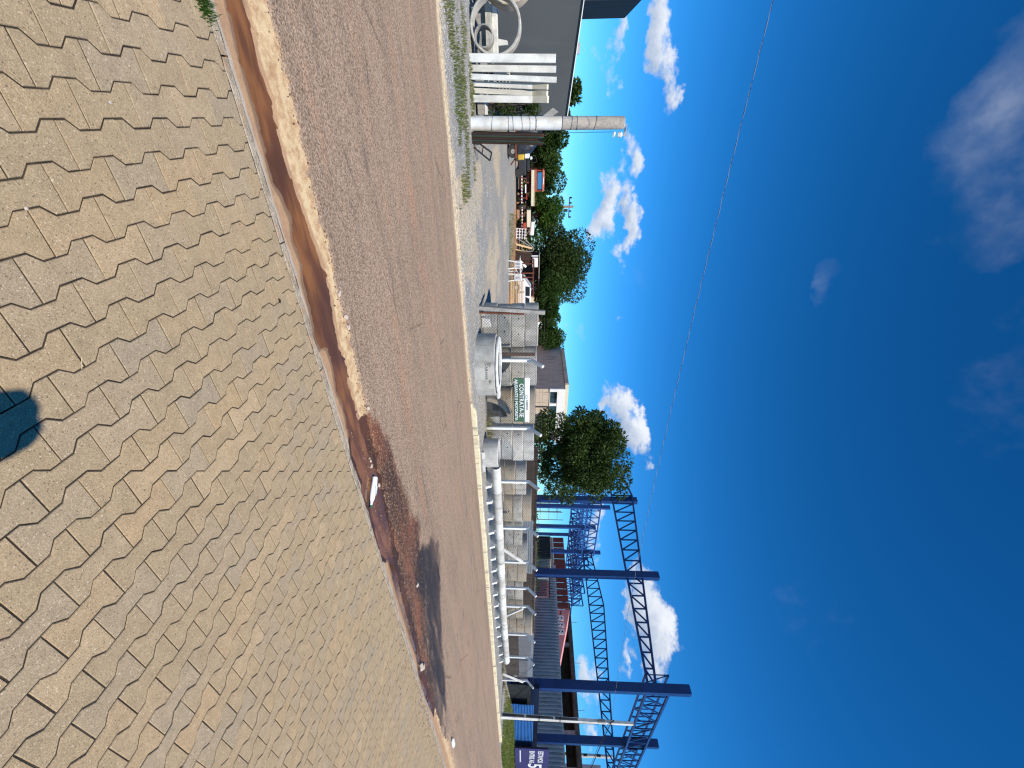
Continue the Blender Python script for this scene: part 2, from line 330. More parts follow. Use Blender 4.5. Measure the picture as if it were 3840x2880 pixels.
def asphalt():
    s = NT('old_asphalt'); v = s.pos((1, 1, 1), 'World')
    st = s.pos((.10, 1.0, 1), 'World')
    a = s.noise(st, 3.0, 6, .70); b = s.noise(v, .55, 4, .6); big = s.noise(st, .7, 3, .5)
    c = s.mix(s.map(a, .36, .66, 0, 1, True), (.316, .219, .148), (.246, .176, .122))
    c = s.mix(s.map(b, .45, .75, 0, .55, True), c, (.340, .220, .138))
    c = s.mix(s.map(big, .54, .72, 0, .5, True), c, (.165, .122, .090))
    c = s.mix(s.map(s.noise(s.pos((.22, 1.3, 1), 'World'), 1.1, 6, .70), .54, .72, 0, .7, True), c, (.37, .19, .10))
    vc = s.n('ShaderNodeSeparateColor'); s.l(s.voro(v, 95, 'Color'), vc.inputs[0]); vd = s.voro(v, 95)
    fine = s.noise(v, 150, 3, .7)
    k = s.math('MULTIPLY', s.map(vc.outputs[0], 0, 1, .50, 1.50), s.map(fine, .3, .7, .70, 1.30))
    n = s.n('ShaderNodeVectorMath', operation='SCALE'); s.l(c, n.inputs[0]); s.l(k, n.inputs['Scale']); c = n.outputs[0]
    c = s.mix(s.map(vc.outputs[1], .93, .98, 0, .7), c, (.46, .38, .30))
    dk = s.math('MULTIPLY', s.map(s.noise(s.pos((.35, 1, 1), 'World'), 1.9, 6, .72), .58, .70, 0, .7, True), s.map(s.noise(v, 14, 3, .6), .4, .6, .3, 1))
    c = s.mix(dk, c, (.075, .062, .055))
    crk = s.voro(s.pos((.35, .8, 1), 'World'), 1.1, 'Distance', 'DISTANCE_TO_EDGE'); ck = s.math('MULTIPLY', s.map(s.math('ADD', crk, s.math('MULTIPLY_ADD', fine, .02, -.01)), .0, .012, .7, 0, True), s.map(s.noise(v, .8, 3), .48, .62, 0, 1, True)); c = s.mix(ck, c, (.07, .055, .045))
    # silt, mud and wet film carried by the mesh
    ragged = s.math('ADD', s.math('MULTIPLY_ADD', s.noise(s.pos((.30, 1, 1), 'World'), 3.5, 6, .75), 1.7, -.85), s.math('MULTIPLY_ADD', s.noise(v, 38, 3, .7), .8, -.40))
    ed = s.map(s.math('ADD', s.attr('edge'), ragged), .35, .75, 0, .85, True); c = s.mix(ed, c, (.52, .40, .25))
    mud = s.map(s.math('ADD', s.attr('mud'), ragged), .28, .75, 0, .95, True)
    mc = s.mix(s.map(s.noise(s.pos((.25, 1.2, 1), 'World'), 4, 5, .65), .42, .62, 0, 1, True), (.045, .022, .014), (.150, .050, .022))
    mc = s.mix(s.map(vc.outputs[2], .80, .95, 0, .75), mc, (.40, .24, .14))
    mk = s.n('ShaderNodeVectorMath', operation='SCALE'); s.l(mc, mk.inputs[0]); s.l(k, mk.inputs['Scale'])
    c = s.mix(mud, c, mk.outputs[0])
    wet = s.map(s.math('ADD', s.attr('wet'), s.math('MULTIPLY', ragged, 1.5)), .25, .95, 0, .95, True)
    wc = s.mix(s.map(s.noise(s.pos((.2, 1.4, 1), 'World'), 3.1, 4, .6), .45, .65, 0, 1, True), (.022, .019, .018), (.085, .055, .040))
    c = s.mix(wet, c, wc)
    shine = s.math('MULTIPLY', s.math('MAXIMUM', wet, mud), s.map(s.noise(v, 9, 4, .6), .35, .6, .5, 1))
    rough = s.map(shine, 0, 1, .92, .48)
    s.bump(s.math('ADD', vd, s.math('MULTIPLY', fine, .6)), .75, .006)
    return s.fin(c, rough, 0, .32)
ASPH = asphalt()
def gutter_mat():
    s = NT('silted_gutter'); v = s.pos((1, 1, 1), 'World'); sx = s.n('ShaderNodeSeparateXYZ'); s.l(s.geo.outputs['Position'], sx.inputs[0])
    a = s.noise(v, 7, 7, .72); f = s.noise(v, 120, 3, .7)
    c = s.mix(s.map(a, .35, .65, 0, 1, True), (.44, .275, .150), (.36, .22, .13))
    cr = s.math('ADD', s.attr('cream'), s.math('MULTIPLY_ADD', a, .8, -.4))
    c = s.mix(s.map(cr, .35, .75, 0, 1, True), c, s.mix(s.map(s.noise(v, 13, 5, .7), .38, .66, 0, 1, True), (.60, .45, .26), (.40, .24, .125)))
    gr = s.map(s.math('ADD', s.attr('cement'), s.math('MULTIPLY_ADD', s.noise(v, 9, 4), .8, -.4)), .4, .7, 0, .9, True); c = s.mix(gr, c, (.42, .37, .30))
    wt = s.map(s.attr('damp'), .2, .9, 0, .85, True); c = s.mix(wt, c, (.19, .115, .07))
    md = s.map(s.math('ADD', s.attr('mud'), s.math('MULTIPLY_ADD', s.noise(v, 8, 5, .7), .9, -.45)), .35, .6, 0, 1, True)
    c = s.mix(md, c, s.mix(s.map(s.noise(s.pos((.3, 1.2, 1), 'World'), 5, 4), .42, .6, 0, 1, True), (.050, .024, .015), (.095, .040, .020)))
    k = s.map(f, .3, .7, .82, 1.18); n = s.n('ShaderNodeVectorMath', operation='SCALE'); s.l(c, n.inputs[0]); s.l(k, n.inputs['Scale'])
    s.bump(s.math('ADD', f, s.math('MULTIPLY', a, 2)), .5, .004)
    return s.fin(n.outputs[0], s.map(md, 0, 1, .9, .45), 0, .3)
GUTT = gutter_mat()
def water_mat():
    s = NT('muddy_water'); v = s.pos((.5, 2, 1), 'World')
    c = s.mix(s.map(s.noise(v, 5, 5, .6), .38, .64, 0, 1, True), (.125, .050, .018), (.235, .098, .030))
    c = s.mix(s.map(s.noise(s.pos((1, 1, 1), 'World'), 1.1, 2), .45, .62, 0, .75, True), c, (.075, .032, .015))
    s.bump(s.noise(v, 30, 2), .04, .003)
    return s.fin(c, .09, 0, .22)
WATER = water_mat()
def gravel_mat():
    s = NT('gravel_ground'); v = s.pos((1, 1, 1), 'World')
    vc = s.n('ShaderNodeSeparateColor'); s.l(s.voro(v, 34, 'Color'), vc.inputs[0]); vd = s.voro(v, 34)
    c = s.mix(s.map(s.noise(v, .55, 4, .6), .42, .66, 0, 1, True), (.255, .25, .235), (.315, .28, .225))
    c = s.mix(s.map(s.noise(s.pos((1, .25, 1), 'World'), .45, 4), .5, .7, 0, .4, True), c, (.375, .325, .25))
    c = s.mix(s.map(s.attr('red'), 0, 1, 0, .9), c, (.42, .215, .12)); c = s.mix(s.map(s.attr('sand'), 0, 1, 0, .9), c, (.60, .47, .30))
    k = s.math('MULTIPLY', s.map(vc.outputs[0], 0, 1, .62, 1.35), s.map(s.noise(v, 110, 2), .3, .7, .85, 1.15))
    n = s.n('ShaderNodeVectorMath', operation='SCALE'); s.l(c, n.inputs[0]); s.l(k, n.inputs['Scale'])
    s.bump(s.math('SUBTRACT', 1.0, vd), .8, .015)
    return s.fin(n.outputs[0], .92, 0, .25)
GRAVEL = gravel_mat()
def stone_mat(name, c1, c2, c3):
    s = NT(name); i = s.geo.outputs['Random Per Island']
    c = s.mix(s.map(i, 0, .6, 0, 1), c1, c2); c = s.mix(s.map(i, .75, 1, 0, 1), c, c3); return s.fin(c, .85, 0, .3)
STONES = stone_mat('gravel_stones', (.22, .22, .215), (.32, .315, .30), (.52, .51, .48))
STONEM = stone_mat('mud_stones', (.085, .045, .028), (.15, .082, .05), (.34, .24, .17))
STONEP = stone_mat('pale_stones', (.36, .28, .20), (.42, .34, .26), (.48, .40, .32))

# ------------------------------------------------------------------ ground
N = 24
gpts = [(-3000, -3000, -.14), (3000, -3000, -.14), (3000, 3000, -.14), (-3000, 3000, -.14)]
sheet('ground', gpts, [(0, 1, 2, 3)], SOIL, kind='structure')

def grid(name, xs, ys, zf, mat, kind='structure', attrs=None, smooth=True):
    nx, ny = len(xs), len(ys)
    pts = []; vals = {k: [] for k in (attrs or {})}
    for i, x in enumerate(xs):
        for j, y in enumerate(ys):
            yy = y(x) if callable(y) else y
            pts.append((x, yy, zf(x, yy)))
            for k, fn in (attrs or {}).items(): vals[k].append(float(fn(x, yy)))
    fs = [(i * ny + j, (i + 1) * ny + j, (i + 1) * ny + j + 1, i * ny + j + 1) for i in range(nx - 1) for j in range(ny - 1)]
    o = sheet(name, pts, fs, mat, None, kind, smooth)
    for k, v in vals.items():
        a = o.data.attributes.new(k, 'FLOAT', 'POINT'); a.data.foreach_set('value', v)
    return o
def interp(tab):
    xs = [p[0] for p in tab]; ys = [p[1] for p in tab]
    return lambda x: float(np.interp(x, xs, ys))
def sstep(a, b, x):
    t = min(1, max(0, (x - a) / (b - a))); return t * t * (3 - 2 * t)
ZR = -.002                                   # road surface
WL = -.013                                   # water level in the gutter
yl = interp([(-3, 2.63), (-.49, 2.63), (-.28, 2.60), (.07, 2.58), (.29, 2.55), (.40, 2.60), (.52, 2.63), (.63, 2.58), (.78, 2.61), (.89, 2.55), (1.06, 2.54), (1.27, 2.50), (1.37, 2.51), (1.40, 2.61), (1.54, 2.62), (1.78, 2.57), (1.94, 2.60), (2.26, 2.55), (2.37, 2.50), (2.54, 2.53), (2.73, 2.55), (2.80, 2.49), (3.06, 2.53), (3.44, 2.50), (3.75, 2.50), (3.95, 2.60), (4.4, 2.58), (4.9, 2.58), (5.6, 2.58), (6.1, 2.60), (6.4, 2.52), (7.1, 2.52), (8, 2.60), (40, 2.60)])
yr = interp([(-3, 2.77), (-.51, 2.77), (-.26, 2.74), (-.1, 2.77), (.11, 2.72), (.32, 2.75), (.63, 2.80), (.81, 2.84), (1.15, 2.84), (1.30, 2.80), (1.48, 2.77), (1.87, 2.76), (2.23, 2.76), (2.53, 2.77), (2.83, 2.83), (3.0, 2.84), (3.57, 2.79), (3.86, 2.74), (4.10, 2.68), (4.4, 2.66), (4.9, 2.64), (5.6, 2.62), (6.2, 2.63), (6.8, 2.56), (7.3, 2.55), (7.6, 2.60), (40, 2.60)])
yb = interp([(-3, 3.0), (-.56, 3.01), (-.30, 3.03), (.0, 3.02), (.32, 2.99), (.62, 3.01), (.93, 3.02), (1.18, 2.96), (1.36, 3.0), (1.75, 2.99), (2.15, 2.98), (2.4, 2.93), (3.2, 2.90), (4.5, 2.80), (6, 2.76), (7.3, 2.70), (8.6, 2.72), (9.1, 2.68), (9.85, 2.84), (11.3, 2.84), (40, 2.86)])
mudR = interp([(-3, 2.2), (2.1, 2.6), (2.3, 2.95), (2.52, 3.11), (2.98, 3.22), (3.32, 3.25), (3.72, 3.34), (4.18, 3.36), (4.53, 3.56), (4.9, 3.42), (5.2, 3.30), (5.8, 3.22), (6.3, 3.05), (7.2, 2.95), (7.9, 2.75), (8.4, 2.2), (60, 2.2)])
wetR = interp([(-3, 2), (4.6, 2.9), (5.0, 3.5), (5.4, 3.95), (5.83, 4.17), (6.22, 4.18), (6.72, 3.93), (7.44, 3.58), (8.49, 3.32), (8.9, 3.08), (9.8, 2.96), (10.6, 2.5), (60, 2)])
wetL = interp([(-3, 9), (4.7, 3.6), (4.95, 3.15), (5.16, 3.05), (5.8, 3.19), (6.14, 2.98), (7.0, 2.72), (8.5, 2.62), (9.5, 2.72), (60, 2.9)])
def jag(x, k=1.0): return k * (.016 * fbm(x * 9, 3.1) + .014 * fbm(x * 31, 7.7))
def gz_(x, y):
    l = yl(x) + .02 + jag(x); r = yr(x) + .02 + jag(x + 50); b = yb(x)
    if r - l < .02: m = (l + r) / 2; l = r = m
    top = -.001
    if y < l: z = WL + (top - WL) * min(1, (l - y) / max(.02, l - 2.49)) ** .8
    elif y <= r: s_ = (y - l) / max(1e-3, r - l); z = WL - .016 * math.sin(math.pi * s_)
    else: z = WL + (ZR - .005 - WL) * min(1, (y - r) / max(.03, b - r)) ** .7
    if l == r: z = max(z, WL + .004)
    return z + .0022 * fbm(x * 14, y * 14) + .003 * fbm(x * 4, y * 4) + .0012 * fbm(x * 40, y * 40)
def band(a, b, soft): return lambda x, y: sstep(a(x) - soft, a(x) + soft, y) * (1 - sstep(b(x) - soft, b(x) + soft, y)) if b(x) > a(x) else 0
def mudf(x, y):
    lo = (yl(x) - .03) if x < 3.9 else yr(x) - .02
    return (1 if x > 2.2 else sstep(2.0, 2.4, x)) * sstep(lo - .04, lo + .04, y) * (1 - sstep(mudR(x) - .14, mudR(x) + .26, y))
wetf = band(wetL, wetR, .20)
xg = np.concatenate([np.arange(-3, -1, .1), np.arange(-1, 8, .026), np.arange(8, 14, .08), np.arange(14, 40.1, 1)])
yg = list(np.arange(2.485, 3.16, .02))
grid('gutter', xg, yg, gz_, GUTT, attrs={
    'cream': lambda x, y: (sstep(yr(x) + .02, yr(x) + .10, y)) * (1 - sstep(2.1, 2.5, x) * (1 - sstep(6.5, 8, x))),
    'cement': lambda x, y: .75 * (1 - sstep(2.49, 2.545 + .03 * fbm(x * 3, 1), y)),
    'damp': lambda x, y: (1 - sstep(0, .045, max(yl(x) - y, y - yr(x)))) if yr(x) - yl(x) > .02 else 0, 'mud': mudf})
sheet('gutter_water', [(-3, 2.48, WL), (8.2, 2.48, WL), (8.2, 2.93, WL), (-3, 2.93, WL)], [(0, 1, 2, 3)], WATER, kind='structure')
xr = np.concatenate([np.arange(-60, -3, 3), np.arange(-3, -1, .2), np.arange(-1, 12, .05), np.arange(12, 40, .5), np.arange(40, 260, 10)])
yrd = [lambda x: yb(x) + jag(x * 2, 3.4) - .012, lambda x: yb(x) + jag(x * 2, 3.4)] + list(np.arange(3.06, 4.5, .05)) + list(np.arange(4.6, 8.3, .3)) + [8.2, 8.32]
def rz(x, y):
    d = y - yb(x)
    if d < -.0 + jag(x * 2, 3.4) - .004: return ZR - .016
    return ZR + .0022 * fbm(x * 6, y * 6) * sstep(0, .1, d) + (.004 * math.exp(-((y - 5.4) / 2.0) ** 2))
grid('road', xr, yrd, rz, ASPH, attrs={'mud': mudf, 'wet': wetf, 'edge': lambda x, y: .75 * sstep(8.05, 8.3, y) * (.5 + .5 * (1 - sstep(5, 7, x))) + .35 * (1 - sstep(0, .06, y - yb(x))) * (1 - sstep(2.2, 2.6, x))})
# yard of crushed stone, behind the far kerb
def yz(x, y):
    z = .0 + .012 * fbm(x * .8, y * .8) + .006 * fbm(x * 4, y * 4)
    if x > 29: z += sstep(29, 36, x) * sstep(8.9, 11.8, y) * .45
    z -= .012 * (1 - sstep(8.3, 8.6, y))
    return z + .012 - .02 * sstep(8.9, 8.3, y)
xy_ = np.concatenate([np.arange(-60, -6, 6), np.arange(-6, 12, .12), np.arange(12, 50, .6), np.arange(50, 260, 15)])
yy_ = list(np.arange(8.30, 9.3, .06)) + list(np.arange(9.3, 14, .2)) + list(np.arange(14, 30, 1)) + list(np.arange(30, 140, 8))
grid('yard', xy_, yy_, yz, GRAVEL, attrs={
    'red': lambda x, y: sstep(-1.2, .6, y - (47.5 - 22.5 * (x - 4.2) / 6.0 if x > 4.2 else 46)) if y > 20 else 0,
    'sand': lambda x, y: (1 - sstep(8.45, 8.95, y + .25 * fbm(x * 1.3, y * 2))) * (1 - .0 * x) * (1 - sstep(5.6, 6.4, x)) + .5 * sstep(.45, .6, fbm(x * .3 + 4, y * .25) + .3) * (1 if 8.6 < y < 26 and 1 < x < 8 else 0)})

# ------------------------------------------------------------------ pavement of I-shaped blocks
PP, LL, AM = .11, .22, .016
X0, Y0 = -.2317, 1.3459
bed = sheet('pavement', [(-6, -6, -.0042), (40, -6, -.0042), (40, 2.44, -.0042), (-6, 2.44, -.0042)], [(0, 1, 2, 3)], BED, kind='structure')
def outline(g):
    e, m, hl = PP / 2 + AM - g, PP / 2 - AM - g, LL / 2 - g * .85
    k = g * .4
    r = [(e, hl), (e, .0715 + k), (m, .0385 + k), (m, -.0385 - k), (e, -.0715 - k), (e, -hl)]
    return r[::-1] + [(-a, b) for a, b in r]
def clipY(poly, ymax):
    out = []
    for i in range(len(poly)):
        a, b = poly[i], poly[(i + 1) % len(poly)]
        if a[1] <= ymax: out.append(a)
        if (a[1] <= ymax) != (b[1] <= ymax):
            t = (ymax - a[1]) / (b[1] - a[1]); out.append((a[0] + t * (b[0] - a[0]), ymax))
    return out
def block_geo(ym=None, g=.0025):
    o = outline(g); i_ = outline(g + .0022)
    if ym is not None: o = clipY(o, ym); i_ = clipY(i_, ym - .003)
    n = len(o); vs = [(x, y, -.034) for x, y in o] + [(x, y, -.0026) for x, y in o]
    if len(i_) != n: i_ = [(x * .95, y - .002 if ym else y) for x, y in o]
    vs += [(x, y, 0) for x, y in i_]
    fs = [(a * n + i, a * n + (i + 1) % n, (a + 1) * n + (i + 1) % n, (a + 1) * n + i) for a in (0, 1) for i in range(n)]
    # top as quads/triangles of the I shape
    fs.append(tuple(2 * n + i for i in range(n)))
    return vs, fs
def block_mesh(ym=None):
    vs, fs = block_geo(ym); me = bpy.data.meshes.new('paver'); me.from_pydata(vs, [], fs); me.materials.append(PAVER); return me
base_me = block_mesh(); clip_me = {}
blocks = []
for k in range(-14, 130):
    for n in range(-30, 8):
        a = n + (0 if k % 2 else .5)
        cx, cy = X0 + AM + (k + .5) * PP, Y0 + a * LL + LL / 2
        if cy - LL / 2 > 2.42 or cy < -3.2: continue
        if cx > 9 and cy < .5: continue
        if cx < -1.5: continue
        px_, py_, d = proj((cx, cy, 0)) if (Vector((cx, cy, 0)) - Vector((0, 0, CH))).dot(F_) > .1 else (-9e9, 0, 9e9)
        vis = -70 < px_ < 3900 and -70 < py_ < 2950
        blocks.append((d if vis else 1e6 + abs(cx) + abs(cy), cx, cy, vis))
blocks.sort()
fv, ff = [], []
for i, (d, cx, cy, vis) in enumerate(blocks):
    ym = None
    if cy + LL / 2 > 2.428: ym = round(2.428 - cy, 4)
    if ym is not None and ym < -LL / 2 + .02: continue
    jz = random.uniform(-.0016, .0006); jr = random.uniform(-.006, .006); jx = random.uniform(-.0007, .0007); jy = random.uniform(-.0007, .0007)
    tx, ty = random.gauss(0, .005), random.gauss(0, .005)
    if i < 300:
        if ym is None: me = base_me
        else: me = clip_me.setdefault(ym, block_mesh(ym))
        o = bpy.data.objects.new('paver', me); C.objects.link(o); o.parent = bed; o.location = (cx + jx, cy + jy, jz); o.rotation_euler = (tx, ty, jr)
    else:
        vs, fs = block_geo(ym); n0 = len(fv); c, s_ = math.cos(jr), math.sin(jr)
        for x, y, z in vs: fv.append((cx + jx + x * c - y * s_, cy + jy + x * s_ + y * c, z + jz + tx * y + ty * x))
        ff += [tuple(q + n0 for q in f) for f in fs]
me = bpy.data.meshes.new('paver_field'); me.from_pydata(fv, [], ff); me.materials.append(PAVERI)
o = link('paver_field', me, None, bed); o['kind'] = 'stuff'
# near kerb, laid flush with the blocks
kb = sheet('kerb', [(-3, 2.44, -.10), (40, 2.44, -.10), (40, 2.52, -.10), (-3, 2.52, -.10)], [(0, 1, 2, 3)], KERBN, kind='structure')
x = -.26 - .875 * 3
while x < 14:
    L = .875; b = MB(); n = 14
    prof = [(2.434, -.09), (2.434, -.005), (2.440, -.001), (2.482, -.002), (2.492, -.005), (2.498, -.09)]
    vs = []
    for i in range(n + 1):
        xx = x + .004 + (L - .008) * i / n
        for j, (py, pz) in enumerate(prof):
            q = .0 if j in (0, 5) else 1
            vs.append((xx, py + .006 * q * fbm(xx * 11, py * 9), pz + .0045 * q * fbm(xx * 17, py * 30 + 5)))
    m = len(prof); fs = [(i * m + j, (i + 1) * m + j, (i + 1) * m + j + 1, i * m + j + 1) for i in range(n) for j in range(m - 1)] + [tuple(range(m)), tuple(range(n * m + m - 1, n * m - 1, -1))]
    b.add(vs, fs).build('kerb_stone', KERBN, kb); x += L
# far kerb, painted and standing proud
kf = sheet('kerb', [(6.1, 8.33, -.10), (40, 8.33, -.10), (40, 8.44, -.10), (6.1, 8.44, -.10)], [(0, 1, 2, 3)], KERBF, kind='structure')
x = 6.05
while x < 29:
    L = 1.0; b = MB(); n = 8; vs = []; dz = random.uniform(-.012, .012); dy = random.uniform(-.01, .01)
    prof = [(8.325, -.09), (8.335, .105), (8.352, .122), (8.448, .122), (8.46, .11), (8.462, -.09)]
    for i in range(n + 1):
        xx = x + .006 + (L - .012) * i / n; sk = .12 * (1 - sstep(6.0, 6.35, xx))
        for j, (py, pz) in enumerate(prof): vs.append((xx, py + dy + .008 * fbm(xx * 5, py * 7), (pz + dz - sk + .007 * fbm(xx * 6, py * 11)) if 0 < j < 5 else pz))
    m = len(prof); fs = [(i * m + j, (i + 1) * m + j, (i + 1) * m + j + 1, i * m + j + 1) for i in range(n) for j in range(m - 1)] + [tuple(range(m)), tuple(range(n * m + m - 1, n * m - 1, -1))]
    b.add(vs, fs).build('kerb_stone', KERBF, kf); x += L

# loose stones: uncountable
def stones(name, label, cat, gen, mat, sizes):
    vs, fs = [], []
    for x, y, z in gen:
        r = random.uniform(*sizes); n0 = len(vs); a = random.random() * 6.28
        for k in range(6):
            v = [(1, 0, 0), (-1, 0, 0), (0, 1, 0), (0, -1, 0), (0, 0, 1), (0, 0, -1)][k]
            q = random.uniform(.6, 1.25) * r
            vx, vy, vz = v[0] * q, v[1] * q, v[2] * q * .65
            vs.append((x + vx * math.cos(a) - vy * math.sin(a), y + vx * math.sin(a) + vy * math.cos(a), z + vz))
        fs += [tuple(n0 + i for i in f) for f in ((0, 2, 4), (2, 1, 4), (1, 3, 4), (3, 0, 4), (2, 0, 5), (1, 2, 5), (3, 1, 5), (0, 3, 5))]
    me = bpy.data.meshes.new(name); me.from_pydata(vs, [], fs); o = link(name, me, mat); return tag(o, label, cat, kind='stuff')
def ggen():
    for _ in range(30000):
        t = random.random() ** 1.5; y = 8.62 + t * 9; x = random.uniform(-2.6, 1.3 + y * .62)
        if x > 3.0 and y > 11.3 and x > 4.6: continue
        d = fbm(x * .7, y * .7); 
        if random.random() < .45 + d * .8: yield (x, y, yz(x, y) + .004)
stones('gravel', 'grey crushed stone strewn over the yard entrance', 'gravel', ggen(), STONES, (.008, .024))
def ggen2():
    for _ in range(9000):
        y = random.uniform(8.5, 10.9); x = random.uniform(5, 27)
        yield (x, y, yz(x, y) + .004)
stones('gravel', 'dark grey crushed stone strip between the painted kerb and the fence', 'gravel', ggen2(), STONES, (.010, .024))
def mgen():
    n = 0
    while n < 2600:
        x = random.uniform(2.2, 8.5); y = random.uniform(2.6, 3.6)
        if random.random() < mudf(x, y) * (.25 + .75 * sstep(-.1, .3, fbm(x * 2.5, y * 6))):
            n += 1; yield (x, y, max(gz_(x, y) if y < yb(x) else ZR, WL) + .002)
    for _ in range(700):
        x = random.uniform(-.6, 9); y = yb(x) + random.gauss(.03, .05); yield (x, y, ZR + .001)
    for _ in range(260):
        x = random.uniform(5, 11); yield (x, 2.43 - abs(random.gauss(0, .16)), .003)
    for _ in range(420):
        x = random.uniform(-1, 9); yield (x, random.uniform(3.1, 8.2), ZR + .003)
stones('grit', 'wet reddish grit washed up along the gutter edge', 'grit', mgen(), STONEM, (.003, .010))
def rock(name, label, c, size, mat=STONEP, seed=0, group=None):
    bm = bmesh.new(); bmesh.ops.create_icosphere(bm, subdivisions=2, radius=1)
    for v in bm.verts:
        k = 1 + .35 * fbm(v.co.x * 1.3 + seed, v.co.y * 1.3, v.co.z * 1.3); v.co = Vector((v.co.x * size[0] * k, v.co.y * size[1] * k, v.co.z * size[2] * k))
    me = bpy.data.meshes.new(name); bm.to_mesh(me); bm.free(); o = link(name, me, mat); o.location = c; o.rotation_euler.z = seed * 1.7
    return tag(o, label, 'stone', group)
for i, (q, sz, lab) in enumerate((((2.66, 2.795), .016, 'small pale stone sitting in the muddy water before the white bottle'), ((2.70, 2.80), .022, 'middle one of three pale stones in the muddy water'),
        ((2.75, 2.785), .026, 'largest of three pale stones in the muddy water'), ((2.22, 2.985), .030, 'pale broken stone on the cream edge of the gutter'),
        ((1.13, 2.985), .030, 'pale crumbled cement lump on the gutter edge nearest the camera'), ((1.33, 3.00), .035, 'flat cream cement chip beside the asphalt edge'),
        ((1.42, 3.00), .030, 'second flat cream cement chip beside the asphalt edge'), ((5.22, 3.10), .045, 'pinkish stone lying on the dark wet patch'),
        ((6.42, 2.62), .075, 'big pinkish lump of concrete at the end of the mud'), ((6.55, 2.68), .06, 'smaller pinkish lump beside the big one at the end of the mud'), ((3.05, 2.83), .03, 'pebble just behind the white bottle'))):
    z = max(gz_(q[0], q[1]), WL) if q[1] < yb(q[0]) else ZR
    rock('stone', lab, (q[0], q[1], z + sz * .25), (sz * .85, sz * .6, sz * .4), STONEP, i + 1)

# ------------------------------------------------------------------ vegetation builders
def blades(name, label, spots, mat, h=(.06, .16), wd=.006, cat='grass', parent=None):
    vs, fs = [], []
    for x, y, z in spots:
        a = random.random() * 6.28; hh = random.uniform(*h); le = random.uniform(.1, .6) * hh; b = a + random.uniform(.8, 2.2)
        dx, dy = math.cos(a) * wd, math.sin(a) * wd; lx, ly = math.cos(b) * le, math.sin(b) * le; n = len(vs)
        vs += [(x - dx, y - dy, z), (x + dx, y + dy, z), (x + lx * .4 + dx * .7, y + ly * .4 + dy * .7, z + hh * .62), (x + lx * .4 - dx * .7, y + ly * .4 - dy * .7, z + hh * .62), (x + lx, y + ly, z + hh)]
        fs += [(n, n + 1, n + 2, n + 3), (n + 3, n + 2, n + 4)]
    me = bpy.data.meshes.new(name); me.from_pydata(vs, [], fs); o = link(name, me, mat, parent)
    return tag(o, label if parent is None else None, cat if parent is None else None, kind='stuff')
def leaves_mesh(name, clumps, n, size, mat, parent, flat=.55, shell=.75, aspect=.5):
    """clumps: (centre, radius). Each leaf a folded quad pointing outward and drooping."""
    vs, fs = [], []
    wts = np.array([c[1] ** 2 for c in clumps]); wts = wts / wts.sum()
    idx = RNG.choice(len(clumps), n, p=wts)
    for i in idx:
        c, r = clumps[i]
        d = Vector(RNG.normal(size=3)).normalized()
        rr = r * (shell + (1 - shell) * random.random() ** .5 if random.random() < .8 else random.random())
        p = Vector(c) + Vector((d.x, d.y, d.z * .8)) * rr
        out = (d + Vector(RNG.normal(size=3)) * .55 + Vector((0, 0, -.25))).normalized()
        side = out.cross(Vector(RNG.normal(size=3))).normalized(); up_ = side.cross(out)
        L = size * random.uniform(.6, 1.35); W = L * aspect
        a = p; b = p + out * L * .5 + side * W * .5 + up_ * W * .18; t = p + out * L; e = p + out * L * .5 - side * W * .5 + up_ * W * .18
        k = len(vs); vs += [a, b, t, e]; fs += [(k, k + 1, k + 2), (k, k + 2, k + 3)]
    me = bpy.data.meshes.new(name); me.from_pydata([tuple(v) for v in vs], [], fs); o = link(name, me, mat, parent); o['kind'] = 'stuff'; return o
def crown_clumps(c, rx, ry, rz, n, cr, seed=0):
    rg = random.Random(seed); out = []
    while len(out) < n:
        d = Vector((rg.gauss(0, 1), rg.gauss(0, 1), rg.gauss(0, 1))).normalized()
        k = rg.uniform(.15, .95)
        if d.z < -.55: continue
        out.append((Vector((c[0] + d.x * rx * k, c[1] + d.y * ry * k, c[2] + d.z * rz * k)), cr * rg.uniform(.55, 1.25)))
    return out
def tree(name, label, base, crown, n, leaf, mat, nclump=26, cr=.9, trunk=.16, seed=1, group=None, extra=(), aspect=.5):
    cx, cy, cz, rx, ry, rz_ = crown
    t = thing(name, label, 'tree', base, 0, group); b = MB(); B = Vector(base)
    top = Vector((cx, cy, cz)) - B; rg = random.Random(seed)
    p0 = Vector((0, 0, -.1)); p1 = Vector((top.x * .4, top.y * .4, top.z * .45)); b.tube(p0, p1, trunk, trunk * .72, 9); b.tube(p1, top * .95, trunk * .72, trunk * .35, 8)
    cl = crown_clumps((top.x, top.y, top.z), rx, ry, rz_, nclump, cr, seed) + [(Vector(e[:3]) - B, e[3]) for e in extra]
    for c, r in cl[::2]:
        s0 = p1.lerp(top * .9, rg.uniform(0, .8)); md = s0.lerp(c, .55) + Vector((0, 0, -.1 * (c - s0).length)); b.tube(s0, md, trunk * .3, trunk * .2, 6); b.tube(md, c, trunk * .2, trunk * .07, 5)
    b.build('trunk', BARK, t, True)
    leaves_mesh('crown', cl, n, leaf, mat, t, aspect=aspect)
    return t
def shrub(name, label, base, clumps, n, leaf, mat, aspect=.4, cat='shrub', stems=4):
    t = thing(name, label, cat, base); b = MB(); B = Vector(base)
    cl = [(Vector(c[:3]) - B, c[3]) for c in clumps]
    for c, r in cl: b.tube((0, 0, -.05), c, .03, .012, 5)
    b.build('stem', BARK, t, True); leaves_mesh('foliage', cl, n, leaf, mat, t, aspect=aspect); return t
